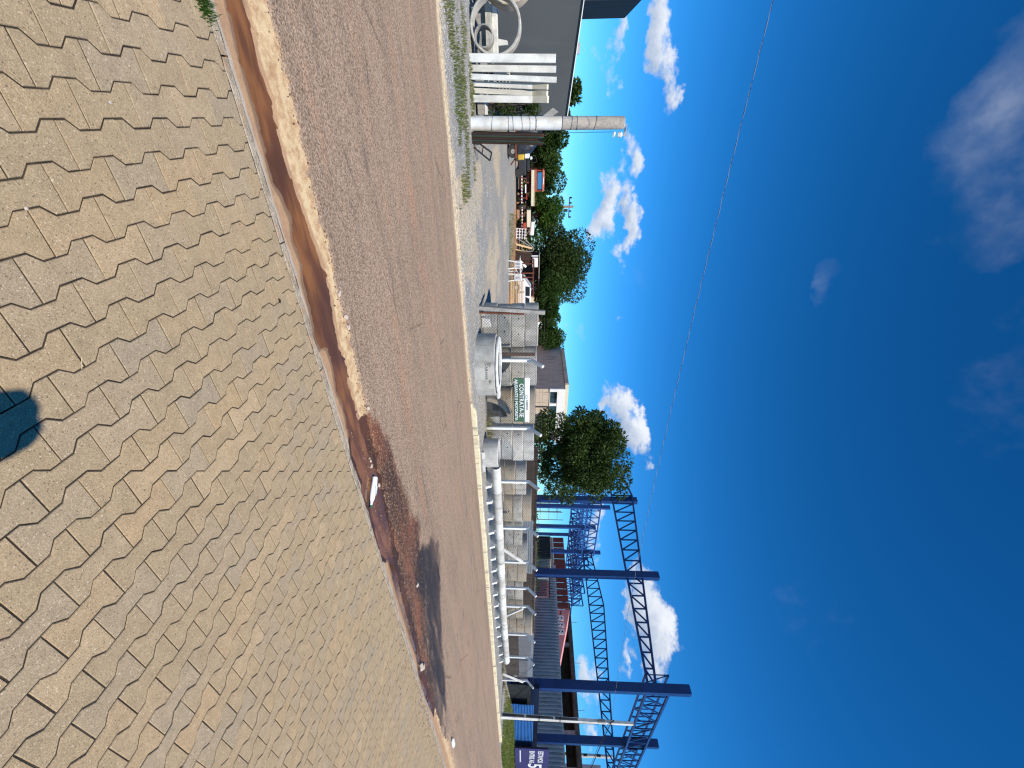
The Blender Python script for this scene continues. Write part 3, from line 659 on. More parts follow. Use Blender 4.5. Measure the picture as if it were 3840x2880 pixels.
def fronds(name, label, base, n, L, mat, wd=.05, upr=.9, cat='plant'):
    vs, fs = [], []
    for i in range(n):
        a = random.random() * 6.28; l = L * random.uniform(.55, 1.1); pts = []; up0 = random.uniform(.5, 1.3) * upr
        x = y = z = 0.0; ang = math.atan(up0 * 2)
        for k in range(7):
            s_ = k / 6; w_ = wd * (1 - s_) ** .6 * (.4 + .6 * math.sin(math.pi * min(1, s_ + .25)))
            pts.append((x, y, z, w_)); ang -= .28; x += math.cos(a) * math.cos(ang) * l / 6; y += math.sin(a) * math.cos(ang) * l / 6; z += math.sin(ang) * l / 6
        n0 = len(vs)
        for x_, y_, z_, w_ in pts: vs += [(x_ - math.sin(a) * w_, y_ + math.cos(a) * w_, max(0, z_)), (x_ + math.sin(a) * w_, y_ - math.cos(a) * w_, max(0, z_))]
        fs += [(n0 + 2 * k, n0 + 2 * k + 1, n0 + 2 * k + 3, n0 + 2 * k + 2) for k in range(6)]
    me = bpy.data.meshes.new(name); me.from_pydata(vs, [], fs); o = link(name, me, mat); o.location = base; return tag(o, label, cat)

# ------------------------------------------------------------------ left: dark grey building with upper block
b_ = thing('grey_building', 'dark grey rendered building with white roof edging behind the concrete posts', 'building', (-4, 16.5, 0))
def zt(x): return 2.93 - .138 * (x + 2.3)         # falling roof line (top of the front wall at Y=16.5)
pL, pR = P(2188, 0, Y=16.5), P(2125, 443, Y=16.5)
sl_ = (pR.z - pL.z) / (pR.x - pL.x)
def zt(x): return pL.z + sl_ * (x - pL.x)
XR = pR.x - .03
def loc(o_, v): return Vector(v) - Vector((-4, 16.5, 0))
b = MB(); b.prism([loc(0, (-9, 16.5, -.1)), loc(0, (XR, 16.5, -.1)), loc(0, (XR, 16.5, zt(XR))), loc(0, (-9, 16.5, zt(-9)))], (0, 7, 0)); b.build('wall', DGREY, b_)
b = MB(); b.prism([loc(0, (-9.05, 16.44, zt(-9.05) + .002)), loc(0, (XR + .05, 16.44, zt(XR + .05) + .002)), loc(0, (XR + .05, 16.44, zt(XR + .05) + .026)), loc(0, (-9.05, 16.44, zt(-9.05) + .026))], (0, .10, 0)); b.build('roof_edging', WHITE, b_)
b = MB(); b.prism([loc(0, (-9.05, 16.56, zt(-9.05) + .004)), loc(0, (XR + .05, 16.56, zt(XR + .05) + .004)), loc(0, (XR + .05, 16.56, zt(XR + .05) + .03)), loc(0, (-9.05, 16.56, zt(-9.05) + .03))], (0, 7, 0)); b.build('roof', STEEL, b_)
k = P(2342, 68, X=-2.95); b = MB(); b.bb(-8 + 4, -2.95 + 4, 17.3 - 16.5, k.y - 16.5, 2.2, k.z); b.build('upper_block', DGREY2, b_)
b = MB(); m = P(2170, 178, Y=16.4); b.bb(m.x - .14 + 4, m.x + .14 + 4, .05, .2, m.z - .06, m.z + .05); b.build('roof_bracket', CONCG, b_)

# ------------------------------------------------------------------ left: rings lying on their side, beams, grilles, posts
def ring_prof(r, t, h): return [(r - t, 0), (r, 0), (r + .004, h * .5), (r, h), (r - t, h), (r - t - .003, h * .5), (r - t, 0)]
def ring_mesh(r, t, h, n=44, seed=0, lip=True):
    b = MB()
    pr = [(r - t, .006), (r - t + .01, 0), (r - .02, 0), (r, .018), (r + .003, h * .3), (r + .001, h * .5), (r + .003, h * .7), (r, h - .016), (r - .02, h), (r - t + .012, h), (r - t, h - .01), (r - t, .006)]
    b.lathe(pr, n=n)
    b.v = [(x * (1 + .006 * fbm(x * 5 + seed, y * 5, z * 9)), y * (1 + .006 * fbm(x * 5 + seed, y * 5, z * 9)), z + .006 * fbm(x * 9 + seed, y * 9, z * 3) * (1 if .02 < z else 0)) for x, y, z in b.v]
    return b
def side_ring(label, c, r, t, h, az, seed, mat=CONC, group=None):
    b = ring_mesh(r, t, h, 48, seed); o = b.build('concrete_ring', mat, None, True)
    o.rotation_euler = Vector((math.sin(az), math.cos(az), 0)).to_track_quat('Z', 'Y').to_euler(); o.location = c
    return tag(o, label, 'concrete ring', group)
side_ring('big concrete ring lying on its side with a small ring inside it', (-1.75, 12.35, .60), .59, .06, .42, rad(4), 1, CONC, 'rings lying on their side')
side_ring('small concrete ring nested inside the big ring lying on its side', (-1.555, 12.33, .318), .222, .03, .40, rad(5), 2, CONCG, 'rings lying on their side')
side_ring('big concrete ring cut by the left frame edge, behind the nested rings', (-2.84, 13.0, .86), .66, .07, .5, rad(6), 3, CONCT, 'rings lying on their side')
for i, (x0, x1, y, z0, z1, lab) in enumerate(((-6.5, -1.20, 13.75, .02, .26, 'lowest dark concrete beam lying behind the rings'), (-6.3, -1.15, 13.65, .26, .42, 'middle concrete beam of the pile behind the rings'), (-6.4, -1.18, 13.72, .42, .56, 'topmost pale concrete beam lying behind the rings'))):
    o = MB().bb(x0, x1, y - .12, y + .16, z0 + .002, z1).build('concrete_beam', (CONCG, CONC, CONCW)[i], None, bevel=.01); tag(o, lab, 'concrete beam', 'beams piled behind the rings')
o = MB().prism([(-1.66, 13.7, .562), (-1.52, 13.7, .562), (-1.53, 13.7, .82), (-1.62, 13.7, .80)], (0, .12, 0)).build('concrete_stub', CONCW, None, bevel=.006); tag(o, 'pale tapered concrete stub standing on the beams behind the big ring', 'concrete stub')
posts = [((-1.13, 12.06), (-1.08, 12.06, 1.99), .165, 'widest concrete post, first of six from the big ring', 0), ((-.95, 12.2), (-.89, 12.2, 2.01), .135, 'second of six upright concrete posts, plain straight top', 0), ((-.78, 12.0), (-.68, 12.0, 2.02), .115, 'third of six upright concrete posts, tallest and slightly leaning', 0),
         ((-.67, 12.4), (-.56, 12.4, 1.83), .11, 'fourth of six upright concrete posts, cream bent tip', 1), ((-.54, 12.6), (-.44, 12.6, 1.83), .115, 'fifth of six upright concrete posts, cream bent tip', 1), ((-.36, 12.2), (-.31, 12.2, 1.84), .15, 'sixth of six upright concrete posts, next to the round pole', 1)]
for (bx, by), tp, wd, lab, bent in posts:
    t = thing('concrete_post', lab, 'concrete post', (bx, by, 0), 0, 'spare fence posts stood upright')
    T = Vector(tp) - Vector((bx, by, 0))
    if bent:
        q = T * .80; b = MB().bar((0, 0, -.05), q, wd, .11, (0, 1, 0)); b.build('shaft', CONCW, t, bevel=.008)
        b = MB().bar(q + Vector((0, .0, .002)), T + Vector((.0, -.16, 0)), wd * .97, .105, (0, 1, 0)); b.build('bent_tip', M_('cream_concrete', (.66, .61, .48), (.56, .52, .42), .9, 3, 50, .15, .3, .003, coord='World') if 'CT' not in globals() else CT, t, bevel=.006)
    else: MB().bar((0, 0, -.05), T, wd, .12, (0, 1, 0)).build('shaft', CONCW, t, bevel=.008)
# vent-block panels
def grille(label, x0, x1, y, z0, z1, nx, nz):
    t = thing('vent_panel', label, 'vent panel', ((x0 + x1) / 2, y, z0)); w_ = x1 - x0; h_ = z1 - z0
    for i in range(nx + 1): MB().bb(-w_ / 2 + w_ * i / nx - .012, -w_ / 2 + w_ * i / nx + .012, -.03, .03, 0, h_).build('upright_bar', CONCW, t)
    for j in range(nz + 1): MB().bb(-w_ / 2, w_ / 2, -.022, .022, h_ * j / nz - .012 + .012, h_ * j / nz + .024).build('cross_bar', CONCW, t)
grille('white concrete vent panel leaning up behind the fifth post, upper one', -.98, -.56, 13.25, .50, .86, 6, 4)
grille('white concrete vent panel of wide cells under the small-celled one', -.98, -.58, 13.18, .17, .46, 3, 2)
o = MB().bb(-.99, -.55, 13.32, 13.38, .02, .93).build('board', DGREY2); tag(o, 'black backing board behind the white vent panels', 'board')
tag(MB().bb(-.99, -.56, 13.05, 13.14, 0.01, .15).build('concrete_block', CONCG, bevel=.01), 'grey concrete block on the ground below the white vent panels', 'concrete block')
t = thing('concrete_box', 'low grey concrete trough between the last post and the round pole', 'concrete box', (-.16, 12.8, 0)); MB().bb(-.13, .13, -.15, .45, .06, .24).build('body', CONCG, t, bevel=.01); MB().bb(-.135, .135, -.155, .455, .242, .27).build('rim', CONCW, t, bevel=.005)
o = MB().prism([(.07, 15, 1.71), (-.18, 15, 2.08), (-.07, 15, 2.25), (.16, 15, 1.88)], (0, .5, 0)).build('concrete_slab', CONCG); tag(o, 'tilted concrete slab jutting out at the grey building corner behind the pole', 'concrete slab')
o = MB().bar((.06, 15.25, -.05), (.05, 15.25, 1.9), .08).build('prop', WOODD); tag(o, 'dark timber prop under the tilted slab', 'prop')
sc_ = []
for i in range(16):
    q = P(random.uniform(1840, 2035), random.uniform(352, 432), Y=14.6); sc_.append((q.x, q.y + random.uniform(-.3, .3), q.z, random.uniform(.14, .24)))
shrub('shrub', 'leafy green shrub growing between the posts and the grey building', (-.25, 14.6, 0), sc_, 2600, .09, LEAF_DARK)

# ------------------------------------------------------------------ round pole at the gate
t = thing('round_pole', 'thick round concrete pole with peeling white paint and lamp bracket', 'pole', (.15, 11.65, 0))
b = MB(); n = 18; lo = [(.155, -.1), (.152, .5), (.148, 1.2), (.143, 2.16)]
b.lathe(lo, n=20); b.v = [(x * (1 + .012 * fbm(x * 9, y * 9, z * 4)) + z * .009, y * (1 + .012 * fbm(x * 9, y * 9, z * 4)), z) for x, y, z in b.v]; b.build('painted_shaft', M_('peeling_white_paint', (.70, .70, .68), (.52, .50, .46), .85, 3.2, 60, .12, .4, .004, coord='World', stain=(.58, .50, .36)), t, True)
b = MB(); b.lathe([(.1425, 2.16), (.139, 2.9), (.134, 3.62), (.10, 3.64), (0, 3.645)], n=20); b.v = [(x + z * .009, y, z) for x, y, z in b.v]; b.build('bare_shaft', M_('mottled_concrete', (.42, .37, .31), (.27, .25, .23), .92, 3.5, 40, .25, .5, .005, coord='World', stain=(.55, .52, .47)), t, True)
for z in (.52, .9, 1.0, 1.2, 1.38, 1.52, 1.56, 2.17, 2.38, 2.52, 2.95):
    b = MB(); r = .15 - .0045 * z + .006; k = random.uniform(-.05, .05)
    pts = [Vector((r * math.cos(a) + z * .009, r * math.sin(a), z + k * math.cos(a * random.choice((1, 1)) + z))) for a in [i * 2 * math.pi / 20 for i in range(21)]]
    b.path(pts, .004, 5); b.build('wire_tie', CABLE, t)
MB().box((.02, -.13, 1.60), (.12, .06, .10)).build('rag_knot', WPLAST, t, bevel=.02)
b = MB(); b.bar((.05, 0, 3.66), (.30, -.02, 3.68), .03); b.bar((.28, -.02, 3.68), (.28, -.02, 3.56), .025); b.bar((.05, 0, 3.70), (.30, -.1, 3.69), .02); b.build('bracket', STEEL, t)
b = MB(); b.lathe([(.0, .0), (.05, 0), (.07, .07), (.03, .11), (0, .115)], (.27, -.06, 3.50), 12); b.build('lamp', WPLAST, t, True)
b = MB(); b.tube((.23, -.05, 3.42), (.30, -.12, 3.40), .03, .03, 10); b.build('camera_housing', WPLAST, t, True)
MB().path([Vector((.215, .0, 3.4)), Vector((.215, 0, 2.6)), Vector((.22, -.0, 1.5)), Vector((.20, .0, .3))], .006).build('hanging_wire', CABLE, t)
# bundle of old boards leaning behind the pole
t = thing('board_bundle', 'dark bundle of old upright boards leaning against the round pole', 'boards', (.36, 11.95, 0))
for i in range(11):
    x = .0 + .021 * i + random.uniform(-.004, .004); h_ = 1.85 - random.uniform(0, .22) - .01 * i
    MB().bar((x - .03, .0, -.02), (x + .03, .02, h_), .018, .9 + random.uniform(-.1, .1), (0, 1, 0)).build('board', (WOODD, WOODD, DGREY2, M_('green_board', (.03, .075, .045), None, .8, 5, 30), WOODD)[i % 5], t)
MB().box((.05, -.35, 1.70), (.06, .02, .07)).build('orange_tag', ORANGE, t)
t = thing('metal_frame', 'black metal frame lying askew at the foot of the board bundle', 'metal frame', (.75, 12.0, .0))
fr = [Vector(p) for p in ((-.25, -.05, .03), (.05, .25, .42), (.22, .1, .38), (-.1, -.2, .02))]
for i in range(4): MB().bar(fr[i], fr[(i + 1) % 4], .03).build('frame_bar', DGREY2, t)
MB().bar(fr[0].lerp(fr[1], .5), fr[3].lerp(fr[2], .5), .022).build('frame_bar', DGREY2, t)

# grass on the gravel
gs = []
for _ in range(9000):
    x = random.uniform(-2.2, 1.6); y = random.uniform(8.85, 12.6)
    k = fbm(x * 1.1 + 2, y * 1.4) + .25 - .5 * abs(y - 10.2) / 2.2 + (.35 if -1.2 < x < .5 and 9.1 < y < 10.9 else 0) + (.5 if 11.6 < y < 12.4 and -1 < x < .1 else -.05)
    if k > .27: gs.append((x, y, yz(x, y)))
blades('grass', 'patchy low green grass on the gravel before the posts', gs, GRASS, (.03, .09), .006)
gs = [(random.gauss(-.44, .035), random.gauss(2.408, .022), -.004) for _ in range(220)]
blades('grass', 'small green grass tuft at the top end of the paving edge', gs, LEAF_LIGHT, (.02, .06), .0018)
gs = []
for _ in range(30000):
    x = random.uniform(30.5, 52); y = random.uniform(8.5, 11.7)
    if random.random() < sstep(29.5, 33, x) * (.6 + .5 * fbm(x * .6, y)): gs.append((x, y, yz(x, y)))
blades('grass', 'green and yellow grass bank in front of the blue sheet fence', gs, leafmat('bank_grass', (.15, .20, .045), (.27, .27, .08), .35), (.08, .24), .012)
gs = []
for _ in range(5200):
    x = random.uniform(7.9, 30); y = random.gauss(11.15, .22)
    if fbm(x * .7, 3) > -.05 + .25 * (x > 10): gs.append((x, y, yz(x, y)))
blades('grass', 'weedy yellow grass along the foot of the wire fence', gs, GRASSD, (.08, .34), .008)
gs = [(q.x, q.y, 0) for q in (P(random.uniform(1908, 1936), random.uniform(800, 1120), z=0) for _ in range(2600)) if 24 < q.y < 48]
blades('grass', 'brownish grass strip at the far edge of the yard', gs, GRASSD, (.03, .12), .02)

# ------------------------------------------------------------------ yard: covered trailer
t = thing('covered_trailer', 'trailer under a black tarpaulin with a yellow motor end', 'trailer', (1.2, 28.3, 0))
b = MB(); X0_, X1_ = P(2000, 500, Y=28.3).x - 1.2 - .6, P(1990, 574, Y=28.3).x - 1.2
vs = []; nx, nz = 12, 7
prof = [(-.9, .62), (-.92, 1.2), (-.75, 1.75), (-.2, 2.05), (.35, 2.02), (.8, 1.7), (.9, 1.1), (.88, .6)]
for i in range(nx + 1):
    u = i / nx; sh_ = 1 - .45 * max(0, u - .55) / .45 * 1.0
    for (py, pz) in prof: vs.append((X0_ + (X1_ - X0_) * u + .08 * fbm(py * 2, pz * 3, u * 4), py * (.9 + .1 * sh_) + .06 * fbm(u * 5, pz * 4, 3), .6 + (pz - .6) * (sh_ if pz > 1.3 else 1) + .06 * fbm(u * 6, py * 3, 8)))
m = len(prof); fs = [(i * m + j, (i + 1) * m + j, (i + 1) * m + j + 1, i * m + j + 1) for i in range(nx) for j in range(m - 1)] + [tuple(range(m)), tuple(range(nx * m + m - 1, nx * m - 1, -1))]
b.add(vs, fs).build('tarpaulin', BLACKP, t, True)
MB().bb(X0_, X1_ + .2, -.85, .85, .48, .60).build('bed', RUST, t)
for yy in (-.72, .72):
    w_ = MB(); w_.lathe([(.10, -.09), (.30, -.10), (.34, -.06), (.34, .06), (.30, .10), (.10, .09)], (X1_ - .15, yy, .34), 20, Matrix.Rotation(rad(90), 3, 'X')); wo_ = w_.build('tyre', TYRE, t, True)
    w_ = MB(); w_.lathe([(0, -.04), (.12, -.05), (.12, .05), (0, .04)], (X1_ - .15, yy - .05, .34), 12, Matrix.Rotation(rad(90), 3, 'X')); w_.build('rim', CONCG, wo_, True)
MB().bb(X1_ + .02, X1_ + .32, -.5, .2, .62, .98).build('motor_cover', YELLOW, t, bevel=.03)
b = MB(); b.box((X1_ + .12, -.1, 1.16), (.28, .3, .3)); b.box((X1_ + .24, -.2, 1.40), (.16, .2, .14)); b.build('motor', CARW, t, bevel=.03)
MB().path([Vector((X1_ + .1, -.2, 1.2)), Vector((X1_ + .5, -.25, 1.5)), Vector((X1_ + .45, -.2, 1.75)), Vector((X1_ + .1, -.1, 1.65))], .025).build('hose', CABLE, t)
MB().bar((X1_ + .2, 0, .5), (X1_ + .62, 0, .16), .08).build('drawbar', RUST, t)
t = thing('machine', 'black machine in the shade between the trailer and the orange truck', 'machine', (3.55, 40, 0)); MB().bb(-.8, .8, -.5, .5, .25, .95).build('body', DGREY2, t, bevel=.08); MB().bb(-.4, .5, -.35, .35, .95, 1.25).build('cowl', BLACKP, t, bevel=.08)
for sx in (-.6, .6): MB().lathe([(.0, -.1), (.33, -.1), (.33, .1), (0, .1)], (sx, -.55, .33), 16, Matrix.Rotation(rad(90), 3, 'X')).build('wheel', TYRE, t, True)

# ------------------------------------------------------------------ orange flatbed truck seen from behind
def wheel(parent, c, r, wd, ax='X'):
    Mx = Matrix.Rotation(rad(90), 3, 'Y') if ax == 'X' else Matrix.Rotation(rad(90), 3, 'X')
    o = MB().lathe([(r * .55, -wd / 2), (r * .92, -wd / 2), (r, -wd * .35), (r, wd * .35), (r * .92, wd / 2), (r * .55, wd / 2)], c, 22, Mx).build('tyre', TYRE, parent, True)
    MB().lathe([(0, -wd * .3), (r * .56, -wd * .42), (r * .56, wd * .42), (0, wd * .3)], c, 16, Mx).build('rim', STEEL, o, True)
t = thing('flatbed_truck', 'old flatbed truck with rusty orange cab and cream load bed, tail towards the yard', 'truck', (5.45, 40.4, 0))
MB().bb(-1.42, 1.42, -.1, 4.6, 1.48, 1.60).build('load_bed', WOODD, t); MB().bb(-1.46, 1.46, -.17, -.1, 1.40, 1.66).build('tail_board', CREAM, t, bevel=.01); MB().bb(-1.44, 1.44, -.2, -.172, 1.68, 1.74).build('bed_rail', WOODL, t)
for sx in (-.45, .45): MB().bb(sx - .06, sx + .06, 0, 6.4, .95, 1.2).build('chassis_rail', RUST, t)
bp = thing; bmp = MB().bb(-1.25, 1.25, -.12, -.02, .52, .62).build('bumper_bar', WHITE, t)
for i in range(9): MB().prism([(-1.22 + i * .27, -.124, .525), (-1.09 + i * .27, -.124, .525), (-1.04 + i * .27, -.124, .615), (-1.17 + i * .27, -.124, .615)], (0, -.004, 0)).build('red_stripe', REDP, bmp)
for sx in (-.8, .8): MB().bb(sx - .04, sx + .04, -.06, .02, .62, 1.0).build('bumper_hanger', RUST, t)
for sx in (-1.0, 1.0): wheel(t, (sx, 1.0, .48), .48, .5); wheel(t, (sx, 5.6, .48), .48, .28)
MB().bb(-.3, .4, .0, .1, .86, .96).build('number_plate', WHITE, t); MB().bb(.55, .95, .0, .08, .95, 1.05).build('tail_lamp', REDP, t)
cab = MB().bb(-1.0, 1.0, 4.75, 6.5, 1.2, 1.95).build('cab', ORANGE, t, bevel=.06)
for sx in (-.92, .92):
    for yy in (4.82, 6.0): MB().bar((sx, yy, 1.95), (sx * .95, yy + (.05 if yy < 5 else -.1), 2.5), .1).build('cab_pillar', ORANGE, cab)
MB().prism([(-1.0, 4.7, 2.5), (1.0, 4.7, 2.5), (.88, 4.8, 2.68), (-.88, 4.8, 2.68)], (0, 1.5, 0)).build('cab_roof', ORANGE, cab); MB().bb(-.75, .75, 4.78, 4.8, 2.0, 2.48).build('rear_window', BPANE, cab); MB().bb(-.3, .3, 4.69, 4.698, 2.54, 2.62).build('roof_badge', WHITE, cab)
MB().bb(-.4, .4, 6.35, 6.37, 1.98, 2.45).build('windscreen', BPANE, cab)
# second, stripped chassis beside it
t = thing('truck_chassis', 'stripped truck chassis with striped rear bar and white tank, right of the orange truck', 'truck', (8.0, 40.4, 0))
bmp = MB().bb(-1.0, 1.0, -.1, -.02, .55, .64).build('bumper_bar', WHITE, t)
for i in range(7): MB().bb(-.96 + i * .28, -.83 + i * .28, -.106, -.1, .553, .637).build('red_stripe', REDP, bmp)
for sx in (-.5, .5): MB().bb(sx - .06, sx + .06, 0, 4.2, .8, 1.0).build('chassis_rail', RUST, t)
for sx in (-.85, .85): wheel(t, (sx, 1.0, .46), .46, .42)
MB().bb(-.7, .8, .1, .9, 1.02, 1.38).build('crate', CREAM, t, bevel=.01); MB().bb(.35, .95, -.2, .2, .68, .95).build('red_box', ORANGE, t, bevel=.02)
MB().tube((.3, .2, 1.55), (1.5, .3, 1.45), .2, .24, 16).build('tank', WPLAST, t, True); MB().tube((-.2, .2, 1.55), (.28, .2, 1.55), .12, .16, 12).build('neck', DGREY2, t, True)
# scrap leaning at the edge of the yard
t = thing('crate_frame', 'white slatted crate frame leaning left of the planks', 'crate', (8.95, 39, 0), rad(8))
for i in range(4): MB().bar((-.42 + .28 * i, 0, .02), (-.42 + .28 * i + .12, .1, 1.02), .05).build('upright_slat', WHITE, t)
for j in range(4): MB().bar((-.45 + .03 * j, -.03, .15 + .25 * j), (.5 + .03 * j, -.03, .1 + .25 * j), .06).build('cross_slat', WHITE, t)
t = thing('steel_arch', 'dark tubular hoop standing behind the crate frame', 'hoop', (10.3, 40, 0))
MB().path([Vector((-.5, 0, .9)), Vector((.1, 0, 1.5)), Vector((.35, 0, 1.7)), Vector((.55, 0, 1.6)), Vector((.6, 0, 1.3)), Vector((.55, 0, 0))], .05).build('tube', CONCG, t)
MB().bar((-.6, 0, .2), (.1, 0, 1.3), .07).build('strut', STEEL, t)
for i, (x, ln, lab) in enumerate(((9.85, 1.55, 'long pale plank leaning beside the dark slatted door'), (10.35, 1.35, 'shorter yellowish plank leaning on the dark slatted door'))):
    tag(MB().bar((x, 38.6, .02), (x + .55, 39.2, ln), .16, .04, (0, 1, 0)).build('plank', WOODL), lab, 'plank')
t = thing('slatted_door', 'dark slatted door panel leaning at the yard edge', 'door', (10.9, 38.4, .05), rad(6)); t.rotation_euler.x = rad(-12); t.rotation_euler.y = rad(14)
for i in range(7): MB().bb(-.55 + i * .18, -.55 + i * .18 + .165, -.02, .02, 0, 1.45).build('slat', WOODD, t)
MB().bb(-.58, .75, .022, .05, 1.2, 1.3).build('ledge', WOODD, t)
tag(MB().bar((11.15, 37.8, .45), (11.75, 37.9, 1.0), .2, .05, (0, 1, 0)).build('white_bumper', WPLAST), 'white bumper-like panel lying across the dark door', 'panel')
tag(MB().bar((11.05, 37.9, .25), (11.65, 38.0, .8), .3, .05, (0, 1, 0)).build('navy_bonnet', M_('navy_panel_paint', (.02, .02, .06), None, .4)), 'navy panel tucked under the white one against the dark door', 'panel')
t = thing('shed', 'dark open shed under the big tree behind the white frames', 'shed', (12.6, 40.5, 0))
MB().bb(-1.5, 1.3, 0, .1, 0, 2.2).build('back_wall', DGREY2, t); MB().bb(-1.7, 1.5, -1.6, .2, 2.2, 2.26).build('roof', CONCG, t); MB().bb(-1.6, -1.5, -1.5, -1.4, 0, 2.2).build('post', WHITE, t); MB().bb(1.3, 1.4, -1.5, -1.4, 0, 2.2).build('post', WOODD, t); MB().bb(-1.4, -.5, -1.52, -1.5, 1.6, 2.1).build('sign_board', WHITE, t)
for i, (x, y) in enumerate(((11.9, 36.3), (12.15, 34.0))):
    t = thing('bar_trestle', ('white angled bar frame lying by the dark shed', 'white triangular bar frame nearer the wooden pallet')[i], 'metal frame', (x, y, 0))
    for a, c in (((-.7, 0, .75), (.6, .1, .35)), ((-.7, 0, .75), (-.6, .1, 0)), ((-.5, -.1, .1), (.55, 0, .8)), ((.55, 0, .8), (.6, .1, 0)), ((-.2, 0, .6), (.1, 0, .1))): MB().bar(a, c, .05).build('bar', WHITE, t)
tag(MB().bb(11.45, 11.75, 36.9, 37.2, .02, .5).build('rusty_drum', RUST, bevel=.05), 'rusty box by the white angled frame', 'box')

# ------------------------------------------------------------------ chairs, pallet, car, carport
def chair(label, loc_, rz_):
    t = thing('plastic_chair', label, 'chair', loc_, rz_, 'white garden chairs at the yard edge')
    MB().bb(-.23, .23, -.22, .22, .40, .43).build('seat', WPLAST, t, bevel=.01)
    for sx in (-.2, .2):
        for sy in (-.19, .19): MB().bar((sx, sy, .40), (sx * 1.25, sy * 1.25, 0), .05, .03).build('leg', WPLAST, t)
        MB().bar((sx * 1.12, -.2, .62), (sx * 1.12, .22, .64), .05, .03).build('armrest', WPLAST, t); MB().bar((sx * 1.12, -.19, .42), (sx * 1.12, -.19, .62), .04, .03).build('arm_post', WPLAST, t)
    bk = MB().bb(-.24, .24, .2, .23, .80, .88).build('back_rail', WPLAST, t, bevel=.01)
    for i in range(6): MB().bb(-.24 + i * .088, -.24 + i * .088 + .04, .205, .225, .43, .80).build('back_slat', WPLAST, t)
q = P(1902, 1026, z=0)
chair('white plastic garden chair left of the second chair, back towards the car', (q.x - .05, q.y + 1.6, 0), rad(160)); chair('white plastic garden chair next to the wooden pallet', (q.x + .55, q.y + 1.2, 0), rad(185))
tag(MB().bb(q.x - .3, q.x + 1.0, q.y + 2.2, q.y + 2.8, .72, .76).build('white_table', WPLAST), 'white board lying level behind the two plastic chairs', 'board')
q = P(1907, 1090, z=0); t = thing('wooden_pallet', 'pale wooden pallet standing on edge before the white car', 'pallet', (q.x + .35, q.y + .6, 0), rad(-4))
for i in range(9): MB().bb(-.85, .85, -.012, .012, .05 + i * .105, .05 + i * .105 + .062).build('slat', WOODL, t)
for sx in (-.8, 0, .8): MB().bb(sx - .045, sx + .045, .013, .09, 0, 1.02).build('stringer', WOODL, t)
t = thing('white_car', 'white hatchback parked behind the wooden pallet under the carport', 'car', (13.2, 33.5, 0), rad(-6))
def carbody(y, sh=1.0): return [Vector((p[0], y, p[1])) for p in ((-1.95, .32), (1.95, .32), (2.02, .62), (1.85, .88), (1.05, .98), (.35, 1.42), (-1.15, 1.48), (-1.75, 1.05), (-2.0, .9))]
bd = MB().prism(carbody(-.82), (0, 1.64, 0)).build('body', CARW, t, bevel=.06)
for yy in (-.825, .825):
    for x0, x1, z0, z1 in ((-1.45, -.55, 1.02, 1.38), (-.48, .28, 1.02, 1.36)):
        MB().prism([(x0 + (.1 if x0 < -1 else 0), yy, z0), (x1 + (.35 if x1 > 0 else 0), yy, z0), (x1, yy, z1), (x0 + .15, yy, z1)], (0, .006 if yy > 0 else -.006, 0)).build('side_window', GLASS, bd)
MB().prism([(1.02, -.7, 1.0), (1.02, .7, 1.0), (.42, .64, 1.38), (.42, -.64, 1.38)], (.012, 0, .012)).build('windscreen', GLASS, bd)
for yy in (-.88, .86): MB().bb(.55, .75, yy - .03, yy + .03, .98, 1.1).build('mirror', DGREY2, bd)
for sx in (-1.25, 1.3):
    for yy in (-.76, .76): wheel(t, (sx, yy, .3), .3, .2, 'Y')
MB().bb(2.0, 2.03, -.6, -.35, .6, .75).build('headlight', GLASS, bd); MB().bb(2.0, 2.03, .35, .6, .6, .75).build('headlight', GLASS, bd)
t = thing('carport', 'rusty open steel carport frame over the white car', 'carport', (13.0, 34.5, 0))
p0, p1 = P(1995, 1024, Y=33.0).x - 13, P(1995, 1110, Y=33.0).x - 13
H_ = P(1998, 1060, Y=33).z
for x in (p0, p0 + .35, p1):
    for yy in (-1.5, 2.2): MB().bar((x, yy, 0), (x, yy, H_), .09).build('post', RUST, t)
for yy in (-1.5, 2.2): MB().bar((p0 - .1, yy, H_ + .04), (p1 + .1, yy, H_ + .04), .08).build('beam', RUST, t)
for x in (p0, p1): MB().bar((x, -1.5, H_ + .1), (x, 2.2, H_ + .1), .06).build('rafter', RUST, t)
MB().bar((p1 - .7, -1.5, H_), (p1, -1.5, H_ - .6), .04).build('brace', STEEL, t)
tag(MB().bb(14.0, 15.3, 31.5, 31.9, 0, .9).build('steel_drum', STEEL, bevel=.1), 'grey metal bin beside the first ring stack, behind the yard', 'bin')

# ------------------------------------------------------------------ trees of the background
def tree_px(name, label, x0, x1, y0, y1, Y, n, leaf, mat, seed, nclump=26, cr=None, aspect=.5, group='trees behind the yard', sq=.8):
    a = P((x0 + x1) / 2, (y0 + y1) / 2, Y=Y); d = proj(a)[2]; rx = (y1 - y0) / 2 * d / FPX; rz_ = (x1 - x0) / 2 * d / FPX
    cr = cr or min(rx, rz_) * .42
    return tree(name, label, (a.x, a.y, 0), (a.x, a.y, a.z, rx * 1.0, rx * sq, rz_ * 1.0), n, leaf, mat, nclump, cr, .14 + rz_ * .03, seed, group, aspect=aspect)
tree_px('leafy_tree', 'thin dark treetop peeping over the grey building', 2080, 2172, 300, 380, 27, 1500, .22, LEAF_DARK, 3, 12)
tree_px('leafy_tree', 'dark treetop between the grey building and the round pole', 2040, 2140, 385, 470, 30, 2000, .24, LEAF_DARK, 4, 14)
tree_px('leafy_tree', 'dark green tree behind the round pole and the tarpaulin', 2000, 2112, 430, 575, 46, 9000, .26, LEAF_MID, 5, 22)
